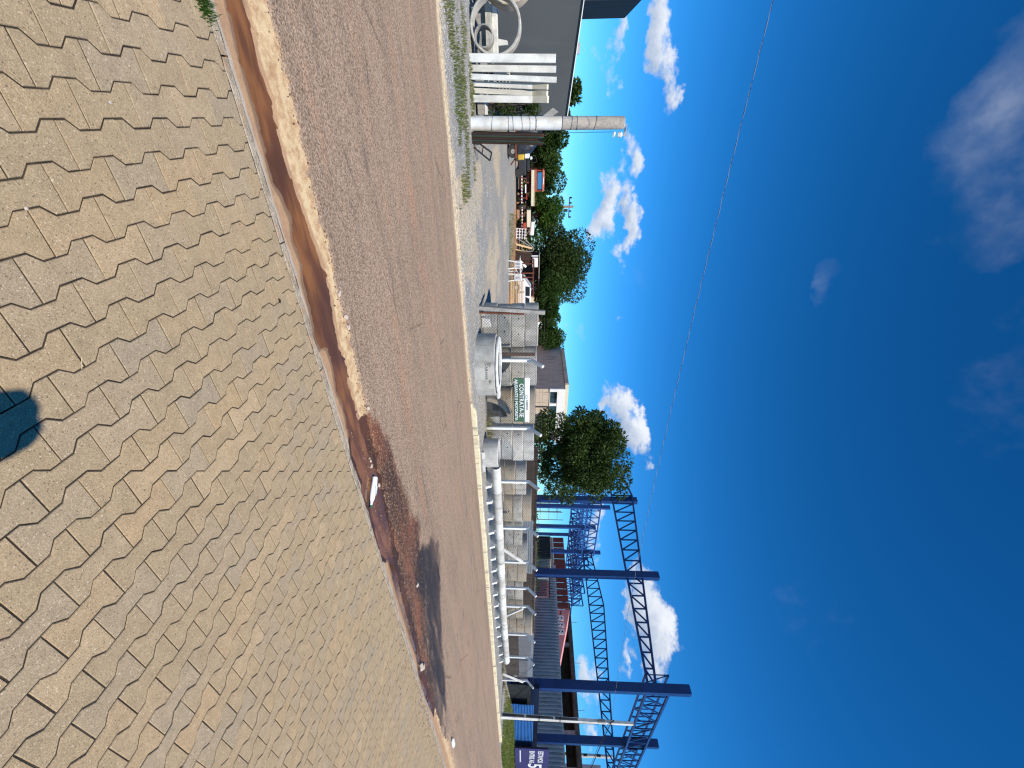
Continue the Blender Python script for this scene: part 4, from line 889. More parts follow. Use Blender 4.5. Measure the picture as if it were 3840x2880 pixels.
tree_px('leafy_tree', 'broad bushy green tree between the trailer and the orange truck', 1965, 2112, 530, 730, 50, 17000, .26, LEAF_MID, 6, 44)
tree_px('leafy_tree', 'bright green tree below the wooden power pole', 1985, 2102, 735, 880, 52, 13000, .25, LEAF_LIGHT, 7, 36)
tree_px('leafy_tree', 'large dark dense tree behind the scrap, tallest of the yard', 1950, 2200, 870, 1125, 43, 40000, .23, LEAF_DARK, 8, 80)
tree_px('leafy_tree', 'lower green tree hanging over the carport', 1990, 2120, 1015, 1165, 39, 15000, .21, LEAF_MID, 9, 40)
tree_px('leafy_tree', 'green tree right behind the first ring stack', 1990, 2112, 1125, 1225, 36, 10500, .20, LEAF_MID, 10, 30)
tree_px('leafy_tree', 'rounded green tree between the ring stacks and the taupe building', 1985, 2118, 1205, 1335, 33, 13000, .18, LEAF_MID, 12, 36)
a = P(2190, 1700, Y=19.5); d = proj(a)[2]
tree('mango_tree', 'big round dark green tree standing before the blue steel frame', (a.x, a.y, 0), (a.x, a.y, P(2185, 1700, Y=19.5).z, 2.62, 2.3, 2.62), 72000, .20, LEAF_DARK, 200, .64, .13, 21, None, aspect=.42,
     extra=[(*P(2330, 1790, Y=19.5), .75), (*P(2290, 1620, Y=19.5), .7), (*P(2230, 1575, Y=19.3), .5), (*P(2060, 1560, Y=19.3), .4), (*P(2040, 1790, Y=19.4), .35), (*P(2230, 1850, Y=19.4), .55), (*P(2140, 1865, Y=19.2), .4), (*P(2340, 1730, Y=19.6), .6), (*P(2080, 1650, Y=19.2), .7), (*P(2070, 1740, Y=19.2), .75), (*P(2090, 1820, Y=19.3), .65), (*P(2150, 1620, Y=19.2), .7), (*P(2050, 1575, Y=19.3), .6), (*P(2100, 1590, Y=19.2), .62), (*P(2060, 1780, Y=19.1), .65), (*P(2110, 1700, Y=18.6), .7), (*P(2045, 1600, Y=19.3), .62), (*P(2035, 1690, Y=19.4), .7), (*P(2040, 1745, Y=19.0), .6), (*P(2030, 1650, Y=19.0), .6), (*P(2120, 1860, Y=19.4), .5), (*P(2060, 1845, Y=19.4), .4), (*P(2330, 1850, Y=19.4), .4), (*P(2180, 1555, Y=19.4), .45)])
q = P(1975, 770, Y=42); fronds('banana_plant', 'long-leaved plant growing right of the orange truck', (q.x, q.y, 0), 26, 2.6, LEAF_LIGHT, .09, 1.3)
q = P(1990, 830, Y=43); fronds('banana_plant', 'drooping long-leaved plant behind the white tank', (q.x, q.y, 0), 16, 2.2, LEAF_MID, .1, 1.2)

hc = []
for i in range(70):
    x = random.uniform(-3, 26); y = 56 - .55 * max(0, x - 8) + random.uniform(-1, 1); hc.append((Vector((x, y, random.uniform(.3, 2.0))), random.uniform(.9, 1.5)))
hd = thing('shade_hedge', 'added dark foliage filling the shaded gap behind the trucks and scrap', 'shade_hedge', (0, 0, 0)); leaves_mesh('foliage', hc, 9000, .42, LEAF_DARK, hd); b = MB()  # leaves added to fill a gap that is only shade under the crowns
for c, r in hc[::2]: b.tube((c.x, c.y, -.1), c, .06, .02, 5)
b.build('stems', BARK, hd)['kind'] = 'stuff'
fc = []
for i in range(420):
    a_ = rad(-30 + 125 * i / 420 + random.uniform(-.3, .3)); r_ = random.uniform(230, 290); fc.append((Vector((math.sin(a_) * r_, math.cos(a_) * r_, random.uniform(.5, 4.2))), random.uniform(2.2, 3.8)))
ft = leaves_mesh('glow_cover_trees', fc, 9000, 1.9, LEAF_MID, None); tag(ft, 'added distant belt of trees covering the pale glow along the horizon', 'trees', kind='stuff')  # tree belt added to cover the pale sky glow at the horizon
# far wooden power pole and its wires
a = P(2150, 775, Y=64); t = thing('power_pole', 'far brownish power pole with crossarm rising over the bright green tree', 'power pole', (a.x, 64, 0))
MB().tube((0, 0, -.1), (0, 0, a.z), .22, .15, 10).build('shaft', M_('pole_wood', (.33, .24, .17), None, .9, 5, 40, coord='World'), t, True); MB().bar((-1.3, 0, a.z - .6), (1.5, 0, a.z - .6), .12).build('crossarm', WOODD, t)
for x in (-1.2, -.5, .6, 1.4): MB().lathe([(0, 0), (.12, .02), (.14, .12), (.06, .3), (0, .31)], (x, 0, a.z - .54), 8).build('insulator', DGREY2, t, True)
MB().tube((.5, 0, a.z - 1.3), (.5, 0, a.z - .8), .2, .2, 10).build('transformer', DGREY2, t, True)
for i, zz in enumerate((4.3, 4.45, 4.62, 4.8)):
    p, q = Vector((a.x, 63.8, zz + .6)), Vector((-22, 50, zz - .2)); pts = [p.lerp(q, s_ / 12) + Vector((0, 0, -1.6 * (s_ / 12) * (1 - s_ / 12))) for s_ in range(13)]
    tag(MB().path(pts, .022, 5).build('power_line', CABLE), ('lowest of the four power lines across the yard trees', 'second lowest of the four power lines across the yard trees', 'second highest of the four power lines across the yard trees', 'highest of the four power lines across the yard trees')[i], 'power line', 'power lines before the yard trees')

# ------------------------------------------------------------------ stacks of concrete rings behind the fence
stk = [(5.71, 12.30, 4, .43, CONC), (7.25, 12.35, 4, .425, CONC), (8.92, 12.35, 4, .418, CONCT), (10.70, 12.32, 4, .412, CONCW), (12.70, 12.38, 3, .455, CONCT), (14.42, 12.40, 4, .398, CONCT), (16.05, 12.38, 3, .40, CONC),
       (17.60, 12.45, 3, .48, CONC), (19.10, 12.50, 3, .467, CONCT), (20.60, 12.45, 3, .407, CONC), (22.40, 12.42, 3, .407, CONCT), (24.25, 12.45, 4, .437, CONCT)]
TIER = {4: ['bottom ring', 'second ring up', 'third ring up', 'topmost ring'], 3: ['bottom ring', 'middle ring', 'topmost ring']}
rmesh = {}
for i, (x, y, n, h_, mat) in enumerate(stk):
    for k in range(n):
        key = (round(h_, 3), k % 2, (mat.name if (i, k) not in ((2, 0), (4, 2), (5, 0), (5, 2)) else CONC.name))
        if key not in rmesh:
            o = ring_mesh(.70, .06, h_ - .016, 40, k * 7 + i).build('concrete_ring', bpy.data.materials[key[2]], None, True); rmesh[key] = o.data
        else: o = link('concrete_ring', rmesh[key])
        o.location = (x + random.uniform(-.02, .02), y + random.uniform(-.02, .02), .01 + k * h_); o.rotation_euler.z = random.random() * 6.28
        tag(o, f'{TIER[n][k]} of the {ORD[i]} concrete ring stack from the yard entrance', 'concrete ring', 'concrete rings stacked behind the fence')
        if k in (1, 2):
            for s_ in (-1, 1):
                a = math.atan2(-y, -x) + s_ * .35 + random.uniform(-.1, .1)
                hh = MB().lathe([(0, .004), (.022, .004), (.022, -.02), (0, -.02)], (0, 0, 0), 10, Matrix.Rotation(rad(90), 3, 'Y')).build('lifting_hole', DGREY2, o)
                aa = a - o.rotation_euler.z; hh.location = (.702 * math.cos(aa), .702 * math.sin(aa), h_ * .55); hh.rotation_euler = (0, 0, aa)
# inscribed ring in front, on the gravel
def bent_text(txt, size, r, z, a_c, parent, mat, name):
    cu = bpy.data.curves.new('t', 'FONT'); cu.body = txt; cu.size = size; cu.align_x = 'CENTER'; cu.extrude = .0; cu.resolution_u = 3; cu.space_character = 1.15
    ob = bpy.data.objects.new('t', cu); C.objects.link(ob); dg = bpy.context.evaluated_depsgraph_get(); me = bpy.data.meshes.new_from_object(ob.evaluated_get(dg)); bpy.data.objects.remove(ob)
    for v in me.vertices:
        a = a_c + v.co.x / r; v.co = Vector((r * math.cos(a), r * math.sin(a), z + v.co.y))
    me.materials.clear(); return link(name, me, mat, parent)
STENCIL = M_('stencil_paint', (.05, .075, .06), (.10, .12, .10), .85, 9, 60, .3, .1)
t = thing('inscribed_ring', 'large low concrete ring stencilled with black letters standing before the fence', 'concrete ring', (5.90, 10.08, 0))
ring_mesh(.875, .07, .54, 56, 5).build('ring_wall', CONC, t, True)
ac = math.atan2(-10.08, -5.90)
bent_text('CABANA', .10, .884, .30, ac + .22, t, STENCIL, 'lettering')
for k, (a, s_) in enumerate(((ac + .02, .05), (ac + .55, .05))): MB().box((.874 * math.cos(a), .874 * math.sin(a), .43), (.03, .10, .05), Matrix.Rotation(a, 3, 'Z')).build('lifting_notch', CONCG, t)
t2 = thing('ring_lid', 'flat pale concrete lid ring lying on the stencilled ring', 'lid', (5.90, 10.08, .55)); ring_mesh(.80, .22, .07, 48, 9).build('slab', CONCW, t2, True)
tag(MB().prism([(6.42, 9.62, .552), (6.78, 9.60, .552), (6.72, 9.60, .64), (6.45, 9.62, .60)], (.03, .30, 0)).build('concrete_wedge', CONCW, bevel=.008), 'white concrete wedge lying on the right rim of the stencilled ring', 'concrete wedge')
t = thing('small_ring', 'small low concrete ring standing before the wire fence, beside the pipe row', 'concrete ring', (9.12, 9.95, 0)); ring_mesh(.46, .05, .50, 44, 12).build('ring_wall', CONC, t, True)
MB().bb(-.40, .42, -.44, -.36, .0, .0801).build('base_lip', CONCW, t)
t = thing('curved_shadow_slab', 'dark slab standing in for a curved shadow behind the stencilled ring, left of the green banner', 'curved slab', (6.75, 11.3, 0)); b = MB(); b.prism([(-.42, 0, 0), (-.42, .05, .86), (-.2, .05, .86), (.0, .05, .78), (.2, .04, .6), (.3, .0, .4), (.32, 0, 0)], (0, .05, 0)); b.build('slab', DGREY, t)  # dark slab put in for a curved shadow on the ring stack
t = thing('curved_segment', 'brown ring segment round a dark slab put in for a shadow, behind the white wedge, below the banner', 'ring segment', (8.25, 11.35, 0)); b = MB(); b.lathe([(.78, -.1), (.92, -.1), (.92, .1), (.78, .1), (.78, -.1)], (.55, 0, .05), 14, Matrix.Rotation(rad(90), 3, 'X'), rad(180), rad(270)); 
b.v = [(x, y, abs(z) if z < 0 else z) for x, y, z in b.v]; b.build('arc', CONCT, t); MB().prism([(-.28, .06, 0), (.5, .06, 0), (.5, .06, .82), (.3, .06, .8), (-.05, .06, .55)], (0, .04, 0)).build('shadow_backing', DGREY, t)  # dark backing put in for the second curved shadow, inside the tan arc
# loose odds and ends at the first fence post
tag(MB().bb(4.78, 4.92, 11.2, 11.5, .01, .13).build('paving_stub', CONCW, bevel=.01), 'small pale block at the foot of the leaning fence post', 'concrete block')
tag(MB().prism([(5.0, 11.25, .02), (5.32, 11.25, .02), (5.30, 11.25, .30), (5.04, 11.25, .26)], (0, .1, 0)).build('white_can', WPLAST, bevel=.015), 'white plastic jerrycan lying between the leaning post and the big ring', 'jerrycan')

# ------------------------------------------------------------------ pipe row on plinths
sx_ = [10.53, 11.33, 12.16, 12.98, 13.80, 14.58, 15.35, 16.18, 17.05, 17.92, 18.85, 19.85, 20.95, 22.1, 23.3, 24.3]
for i, x in enumerate(sx_):
    y = 9.98 + (.0 if x < 19 else (x - 19) * .10)
    b = MB().prism([(-.055, -.22, 0), (.055, -.22, 0), (.055, -.16, .20), (-.055, -.16, .20)], (0, .0, 0)); b = MB()
    b.add([(-.055, -.24, -.02), (.055, -.24, -.02), (.055, .72, -.02), (-.055, .72, -.02), (-.05, -.17, .205), (.05, -.17, .205), (.05, .66, .205), (-.05, .66, .205)], [(0, 3, 2, 1), (4, 5, 6, 7), (0, 1, 5, 4), (1, 2, 6, 5), (2, 3, 7, 6), (3, 0, 4, 7)])
    o = b.build('concrete_plinth', POSTW, bevel=.006); o.location = (x, y, 0); o.rotation_euler.z = random.uniform(-.06, .06)
    tag(o, f'{ORD[i]} concrete plinth from the small ring, under the pipe row', 'plinth', 'plinths under the pipe row')
xs = [9.75] + [s_ + .4 for s_ in sx_]
for i in range(len(xs) - 1):
    x0, x1 = xs[i], xs[i + 1]; y = 9.98 + (.0 if x0 < 19 else (x0 - 19) * .10); L = x1 - x0
    b = MB(); b.lathe([(.125, 0), (.158, 0), (.160, L * .4), (.158, L - .09), (.172, L - .08), (.172, L - .012), (.125, L - .012), (.125, 0)], (0, 0, 0), 26, Matrix.Rotation(rad(90), 3, 'Y'))
    o = b.build('concrete_pipe', CONC if i % 3 else CONCW, None, True); o.location = (x0, y, .375 + random.uniform(-.004, .004)); o.rotation_euler.z = math.atan2(.10 * (x1 - x0), x1 - x0) if x0 > 19 else random.uniform(-.008, .008)
    tag(o, f'{ORD[i]} concrete pipe from the small ring in the row on plinths', 'pipe', 'pipes laid end to end on plinths')

# ------------------------------------------------------------------ wire fence with bent concrete posts
FY = 10.95
fence = thing('chain_link_fence', 'chain link fence on cranked concrete posts before the ring stacks', 'fence', (4.6, FY, 0))
fx = [6.25, 8.90, 11.47, 14.13, 16.42, 18.43, 19.98, 22.65, 25.12, 27.99]
def fpost(x, y0=FY, h_=1.50):
    b = MB(); b.bar((x - 4.6, 0, -.05), (x - 4.6, 0, h_), .10, .10, (0, 1, 0)); b.bar((x - 4.6, .03, h_ - .05), (x - 4.6, -.38, h_ + .36), .098, .09, (1, 0, 0)); return b.build('post', POSTW, fence, bevel=.008)
for x in fx: fpost(x)
b = MB(); b.bar((-.06, -.02, -.05), (.10, .02, 1.88), .11, .11, (0, 1, 0)); b.build('leaning_post', CONCG, fence, bevel=.008)
MB().bar((.06, -.08, .0), (.12, -.04, 1.3), .05, .04).build('leaning_batten', RUST, fence)
for x, dx in ((15.05, 1.25), (21.0, -1.0), (27.0, .98)): MB().bar((x - 4.6, -.10, .05), (x - 4.6 + dx, -.09, 1.25), .09, .09, (0, 1, 0)).build('brace', CONCW, fence, bevel=.006)
MB().bar((6.25 - 4.6 - .14, .12, 0), (6.25 - 4.6 - .14, .12, 1.62), .10, .04, (0, 1, 0)).build('timber_stake', M_('brown_stake', (.16, .10, .08), None, .9, 5, 40, coord='World'), fence)
def linkpanel(x0, x1, z1):
    L = x1 - x0; pitch = .088; r = .0050; b = MB()
    H2 = z1
    k = -int(H2 / pitch) - 1
    while k * pitch < L:
        for s_ in (1, -1):
            # x = k*pitch + z*s  clipped to the panel
            pts = []
            xa = k * pitch if s_ > 0 else k * pitch + H2
            xb = xa + s_ * H2
            za, zb = .03, H2
            x_lo, x_hi = 0.0, L
            def cl(xa, za, xb, zb):
                if xa > xb: r_ = cl(xb, zb, xa, za); return r_
                if xb < x_lo or xa > x_hi: return None
                if xa < x_lo: t_ = (x_lo - xa) / (xb - xa); za += (zb - za) * t_; xa = x_lo
                if xb > x_hi: t_ = (x_hi - xa) / (xb - xa); zb = za + (zb - za) * t_; xb = x_hi
                return xa, za, xb, zb
            q = cl(xa, za, xb, zb)
            if q and (q[2] - q[0]) > .02:
                n = max(1, int((q[2] - q[0]) / .5)); prev = None
                for i in range(n + 1):
                    f = i / n; xx = q[0] + (q[2] - q[0]) * f; zz = q[1] + (q[3] - q[1]) * f
                    p = Vector((x0 - 4.6 + xx, .060 + .012 * fbm(xx * 1.5 + x0, zz * 1.5), zz))
                    if prev is not None: b.tube(prev, p, r, r, 3, False)
                    prev = p
        k += 1
    for zz in (.06, H2 * .5, H2 - .01): b.tube((x0 - 4.6, .058, zz), (x1 - 4.6, .058, zz), .0025, .0025, 4, False)
    o = b.build('wire_mesh', WIRE, fence); o['kind'] = 'stuff'
fxa = [4.66] + fx
for a, c in zip(fxa[:-1], fxa[1:]): linkpanel(a, c, 1.66 if a < 24 else 1.5)
for j, (yo, zo) in enumerate(((-.16, 1.66), (-.28, 1.78), (-.38, 1.86))): MB().path([Vector((x - 4.6, yo, zo + .01 * (i % 2))) for i, x in enumerate(fxa)], .0025, 4).build('top_wire', WIRE, fence)

# banner on the fence
def text_obj(txt, size, loc_, parent, mat, name, bold=0.0, align='LEFT', sx=1.0, extr=.001):
    cu = bpy.data.curves.new('t', 'FONT'); cu.body = txt; cu.size = size; cu.align_x = align; cu.extrude = extr; cu.offset = bold; cu.resolution_u = 3
    ob = bpy.data.objects.new('t', cu); C.objects.link(ob); dg = bpy.context.evaluated_depsgraph_get(); me = bpy.data.meshes.new_from_object(ob.evaluated_get(dg)); bpy.data.objects.remove(ob)
    xs_ = [v.co.x for v in me.vertices]; w_ = max(xs_) - min(xs_); x0_ = min(xs_)
    for v in me.vertices: v.co = Vector(((v.co.x - (x0_ if align == 'LEFT' else 0)) * (sx / w_ if sx > 0 and align == 'LEFT' else 1), -v.co.z, v.co.y))
    me.materials.clear(); o = link(name, me, mat, parent); o.location = loc_; return o
SGREEN = M_('banner_green', (.058, .130, .072), (.05, .115, .062), .45, 2, 20, .05, .1, .002); SWHITE = M_('banner_white', (.78, .80, .80), (.72, .74, .74), .4, 3, 20, .04, .2, .004); SDARK = M_('banner_dark', (.03, .05, .035), None, .6, 3, 20, .05, .0)
sg = thing('hiring_banner', 'green and white hiring banner with bold white lettering tied to the fence', 'banner', (6.79, 10.80, .96))
def cloth(x0, x1, z0, z1, mat, name, yo=0.0):
    nx, nz = 24, 6; vs = [(x0 + (x1 - x0) * i / nx, yo + .008 * fbm(i * .35, j * .5, 2), z0 + (z1 - z0) * j / nz) for i in range(nx + 1) for j in range(nz + 1)]
    fs = [(i * (nz + 1) + j, (i + 1) * (nz + 1) + j, (i + 1) * (nz + 1) + j + 1, i * (nz + 1) + j + 1) for i in range(nx) for j in range(nz)]
    me = bpy.data.meshes.new(name); me.from_pydata(vs, [], fs); o = link(name, me, mat, sg)
    for p in me.polygons: p.use_smooth = True
    m_ = o.modifiers.new('s', 'SOLIDIFY'); m_.thickness = .002
cloth(0, 1.71, 0, .345, SGREEN, 'green_field'); cloth(0, 1.73, .3455, .505, SWHITE, 'white_field')
text_obj('CONTRATA-SE', .19, (.205, -.016, .185), sg, SDARK, 'heading_shadow', .009, 'LEFT', 1.32); text_obj('CONTRATA-SE', .19, (.20, -.022, .187), sg, SWHITE, 'heading', .003, 'LEFT', 1.31)
text_obj('AJUDANTE E MOTORISTA', .135, (.045, -.020, .038), sg, SWHITE, 'subheading', .002, 'LEFT', 1.60)
text_obj('CABANA', .072, (.83, -.016, .415), sg, SDARK, 'company_name', .001, 'LEFT', .40)
b = MB()
for a, c in (((.66, .40), (.66, .44)), ((.66, .44), (.715, .475)), ((.715, .475), (.77, .44)), ((.77, .44), (.77, .40)), ((.66, .44), (.64, .43)), ((.77, .44), (.79, .43)), ((.66, .40), (.70, .40)), ((.73, .40), (.77, .40))): b.bar((a[0], -.018, a[1]), (c[0], -.018, c[1]), .008, .003)
b.build('house_emblem', SDARK, sg)

# ------------------------------------------------------------------ behind the stacks: brown fence, sheets, taupe building
bf = thing('brown_panel_fence', 'dark brown vertical board fence behind the ring stacks', 'fence', (13, 14.6, 0))
for i in range(58): MB().bb(i * .30, i * .30 + .285, -.02 + random.uniform(-.008, .008), .02, 0, 1.88 + random.uniform(-.02, .02)).build('board', WOODD, bf)
t = thing('sheet_pile', 'grey corrugated sheets leaning lengthwise behind the middle ring stacks', 'metal sheets', (17.2, 13.9, 0))
for j in range(6): MB().bb(0, 4.6, -.03 - .012 * j, .02 - .012 * j, 1.02 + j * .12, 1.02 + j * .12 + .10).build('sheet', STEEL, t)
for x in (.3, 2.3, 4.3): MB().bb(x, x + .08, .03, .1, 0, 1.75).build('rack_post', CONCG, t)
tb = thing('taupe_building', 'taupe plastered building with white windowed upper front behind the banner', 'building', (17, 25.5, 0))
MB().bb(0, 5.2, .02, 7, -.1, 2.94).build('lower_wall', BROWNW, tb); MB().bb(-.02, .10, .04, 7.0, 2.94, 4.02).build('side_parapet', BROWNW, tb)
MB().bb(-.05, .12, -.0, 7.05, 4.02, 4.09).build('side_coping', CONCG, tb); MB().bb(.10, 5.2, .3, 7, 2.96, 3.98).build('core', BROWNW, tb)
uf = MB().bb(-.04, 5.25, -.06, .06, 3.50, 4.10).build('upper_front', WHITE, tb); MB().bb(-.04, .2, -.06, .06, 2.94, 3.50).build('front_pier', WHITE, tb)
for i in range(3):
    x = .22 + i * 1.3
    wn = MB().bb(x, x + 1.05, .10, .14, 2.97, 3.49).build('window', GLASS, tb); MB().bb(x + 1.05, x + 1.28, -.04, .10, 2.95, 3.50).build('pier', WHITE, tb); MB().bb(x - .02, x + 1.07, -.03, .16, 2.945, 2.975).build('sill', WHITE, wn)
    MB().bb(x + .5, x + .54, .085, .10, 2.975, 3.49).build('frame', DGREY2, wn)
MB().bb(-.1, 5.4, .5, 6, 4.12, 4.38).build('roof_parapet', CREAM, tb); MB().bb(-.14, -.11, .6, 6, 4.1, 4.36).build('roof_side', BROWNW, tb)
MB().bb(1.55, 1.63, -.075, -.062, 1.9, 3.0).build('drain_stain_pipe', DGREY2, tb)
t = thing('far_house', 'cream house with red door and satellite dish, glimpsed over the ring stacks', 'house', (19.2, 45, 0))
MB().bb(-2, 1.6, 0, 4, 0, 2.7).build('wall', CREAM, t); MB().bb(-.6, .8, -.05, -.01, .3, 2.25).build('door', M_('red_orange_paint', (.55, .09, .03), None, .6), t); MB().bb(-2.2, 1.8, -.3, 4.2, 2.7, 2.8).build('roof', CONCG, t)
MB().lathe([(0, 0), (.3, .04), (.52, .14)], (1.5, -.4, 2.6), 16, Matrix.Rotation(rad(70), 3, 'X')).build('satellite_dish', WPLAST, t, True); MB().bar((1.5, -.3, 2.5), (1.5, 0, 2.0), .05).build('dish_arm', STEEL, t)
tag(MB().prism([(15.9, 20.8, 0), (18.1, 20.8, 0), (18.1, 20.8, 2.52), (15.9, 20.8, 2.50)], (0, .2, 0)).build('tan_wall', CONCT), 'short tan plastered wall under the big round tree', 'wall')

# ------------------------------------------------------------------ blue steel frame of a large shed
sf = thing('shed_framework', 'tall unfinished blue steel shed frame of columns and lattice trusses', 'framework', (34, 13, 0))
O = Vector((34, 13, 0))
def column(x, y, h_, wx=.46, wy=.60, mat=BLUE):
    b = MB()      # I section: web along Y, flanges facing the street and the back
    b.bb(x - 34 - .02, x - 34 + .02, y - 13 - wy / 2 + .02, y - 13 + wy / 2 - .02, -.1, h_)
    f1 = MB().bb(x - 34 - wx / 2, x - 34 + wx / 2, y - 13 - wy / 2, y - 13 - wy / 2 + .02, -.1, h_); c_ = MB(); c_.bb(x - 34 - wx / 2, x - 34 + wx / 2, y - 13 - wy / 2, y - 13 + wy / 2, -.1, h_)
    o = c_.build('column', mat, sf); return o
for x, y, h_ in ((34, 13.1, 12.9), (34, 21.7, 12.9), (34.4, 30.5, 12.9), (46, 13.6, 12.9), (58, 13.6, 12.9)): column(x, y, h_)
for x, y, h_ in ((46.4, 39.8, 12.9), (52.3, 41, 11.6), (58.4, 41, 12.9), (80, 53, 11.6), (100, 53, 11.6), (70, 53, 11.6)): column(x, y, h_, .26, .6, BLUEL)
def truss(name, A, B, n, mat, cw=.14, wb=.09, split=True, flip=False):
    """A,B: (lower point, upper point) at both ends; chords and web bars are parts of the truss"""
    t = bpy.data.objects.new(name, None); C.objects.link(t); t.parent = sf; t.empty_display_size = .1
    (la, ua), (lb, ub) = [[Vector(p) - O for p in q] for q in (A, B)]
    def ch(p, q, w_, nm):
        MB().bar(p, q, w_, w_).build(nm, mat, t)
    ch(la, lb, cw, 'chord'); ch(ua, ub, cw, 'chord')
    web = MB()
    for i in range(n + 1):
        f = i / n; l, u = la.lerp(lb, f), ua.lerp(ub, f)
        if split: MB().bar(l, u, wb).build('web_bar', mat, t)
        else: web.bar(l, u, wb)
        if i < n:
            f2 = (i + 1) / n; l2, u2 = la.lerp(lb, f2), ua.lerp(ub, f2)
            p, q = (l, u2) if (i < n / 2) ^ flip else (u, l2)
            if split: MB().bar(p, q, wb).build('web_bar', mat, t)
            else: web.bar(p, q, wb)
    if not split: web.build('web', mat, t)
    return t
X = 34
truss('roof_truss', ((X, 13.3, 10.05), (X, 13.3, 10.6)), ((X, 30.8, 10.25), (X, 30.8, 12.4)), 16, BLUE, .15, .10, flip=True)
truss('roof_truss', ((X, 30.8, 10.25), (X, 30.8, 12.4)), ((X, 35.5, 10.2), (X, 35.5, 11.6)), 4, BLUE, .15, .10)
for a, c in ((34, 46), (46, 58), (58, 70)):
    truss('side_truss', ((a, 13.2, 10.03), (a, 13.2, 11.65)), ((c, 13.2, 10.03), (c, 13.2, 11.65)), 8, BLUE, .16, .08)
    truss('side_truss', ((a, 14.0, 10.03), (a, 14.0, 11.65)), ((c, 14.0, 10.03), (c, 14.0, 11.65)), 8, BLUE, .12, .06, False, True)
X = 58
truss('roof_truss', ((X, 12, 10.1), (X, 12, 10.6)), ((X, 32.3, 10.1), (X, 32.3, 12.16)), 18, BLUE, .16, .11, flip=True)
truss('roof_truss', ((X, 32.3, 10.1), (X, 32.3, 12.16)), ((X, 41, 10.1), (X, 41, 11.3)), 7, BLUE, .16, .11)
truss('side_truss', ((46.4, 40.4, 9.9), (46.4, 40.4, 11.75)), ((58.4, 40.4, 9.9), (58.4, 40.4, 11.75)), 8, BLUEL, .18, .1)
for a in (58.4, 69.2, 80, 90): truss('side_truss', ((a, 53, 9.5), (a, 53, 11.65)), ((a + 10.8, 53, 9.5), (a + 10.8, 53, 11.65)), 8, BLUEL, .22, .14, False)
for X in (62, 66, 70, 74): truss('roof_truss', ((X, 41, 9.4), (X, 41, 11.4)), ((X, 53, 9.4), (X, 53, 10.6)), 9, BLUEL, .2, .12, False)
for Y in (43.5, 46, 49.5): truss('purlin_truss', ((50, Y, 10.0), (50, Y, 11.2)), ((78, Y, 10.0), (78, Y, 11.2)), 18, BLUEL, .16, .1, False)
t = thing('scaffold', 'thin rusty scaffold frame beside the far blue columns', 'scaffold', (50.5, 44, 0))
for x in (0, 2, 4):
    for y in (0, 1.5): MB().bar((x, y, 0), (x, y, 6.2 + x * .2), .07).build('standard', RUST, t)
for z in (1.9, 3.3, 4.7, 6.0): MB().bar((0, 0, z), (4, 0, z), .05).build('ledger', RUST, t); MB().bar((0, 1.5, z), (4, 1.5, z), .05).build('ledger', RUST, t)

# ------------------------------------------------------------------ right: sheet fences and buildings behind
def corr(L, H2, pitch, amp, axis='y'):
    """corrugated sheet, ribs vertical, running along local X, height Z"""
    b = MB(); vs = []; xs_ = []
    n = int(L / pitch)
    for i in range(n):
        for f, d in ((0, 0), (.3, 0), (.42, amp), (.78, amp), (.9, 0)): xs_.append(((i + f) * pitch, d))
    xs_.append((n * pitch, 0))
    for x, d in xs_: vs += [(x, -d, 0), (x, -d, H2)]
    return b.add(vs, [(2 * i, 2 * i + 2, 2 * i + 3, 2 * i + 1) for i in range(len(xs_) - 1)])
GCORR = M_('grey_corrugated_metal', (.33, .34, .36), (.27, .28, .30), .42, .6, 14, .12, .05, .002, metal=.35, spec=.5, coord='World', stain=(.14, .14, .14))
BCORR = M_('blue_corrugated_metal', (.025, .13, .36), (.02, .10, .29), .45, .8, 14, .12, .05, .002, spec=.5, coord='World')
DCORR = M_('black_corrugated_metal', (.018, .02, .02), (.03, .033, .03), .55, 1, 20, .2, .05, .002, coord='World')
RCORR = M_('red_corrugated_metal', (.17, .048, .040), (.13, .04, .034), .6, 1, 20, .15, .05, .002, coord='World')
TCORR = M_('teal_corrugated_metal', (.14, .24, .23), (.20, .21, .20), .6, 1.5, 20, .15, .05, .002, coord='World', stain=(.34, .16, .15))
PCORR = M_('faded_pink_metal', (.36, .15, .14), (.26, .14, .13), .6, 1.5, 20, .15, .05, .002, coord='World', stain=(.22, .22, .21))
gw = thing('corrugated_wall', 'long grey corrugated metal wall running behind the blue columns', 'metal wall', (50, 4, 0), rad(90)); gw.scale.y = -1
for i in range(32):
    o = corr(1.0, 4.95, .333, .10).build('sheet', GCORR, gw); o.location = (i * 1.0 - 3, 0, 0)
MB().bb(-3, 29, -.07, .02, 4.952, 5.08).build('capping', STEEL, gw); MB().bb(-3, 29, .06, .12, 0, 3).build('plinth', CONCD, gw)
rs = thing('rust_and_grey_sheet_fence', 'low sheet fence, brown timber below and grey corrugated metal above', 'sheet fence', (25.8, 12.6, 0))
for i in range(20): MB().bb(i * .28, i * .28 + .27, -.02, .02, .0, .93).build('board', WOODD, rs)
for i in range(6):
    o = corr(.96, .9, .12, .025).build('sheet', GCORR, rs); o.location = (i * .95, -.03, .95)
ds = thing('black_sheet_fence', 'black corrugated sheets standing beside the last cranked fence post', 'sheet fence', (31.6, 12.1, 0))
for i in range(4):
    o = corr(.96, 1.72 + .03 * (i % 2), .08, .015).build('sheet', DCORR, ds); o.location = (i * .95, random.uniform(-.03, .03), 0); o.rotation_euler.x = random.uniform(-.02, .03)
bs = thing('blue_sheet_fence', 'bright blue corrugated metal fence on the grass bank behind the street pole', 'sheet fence', (33.6, 11.75, .25))
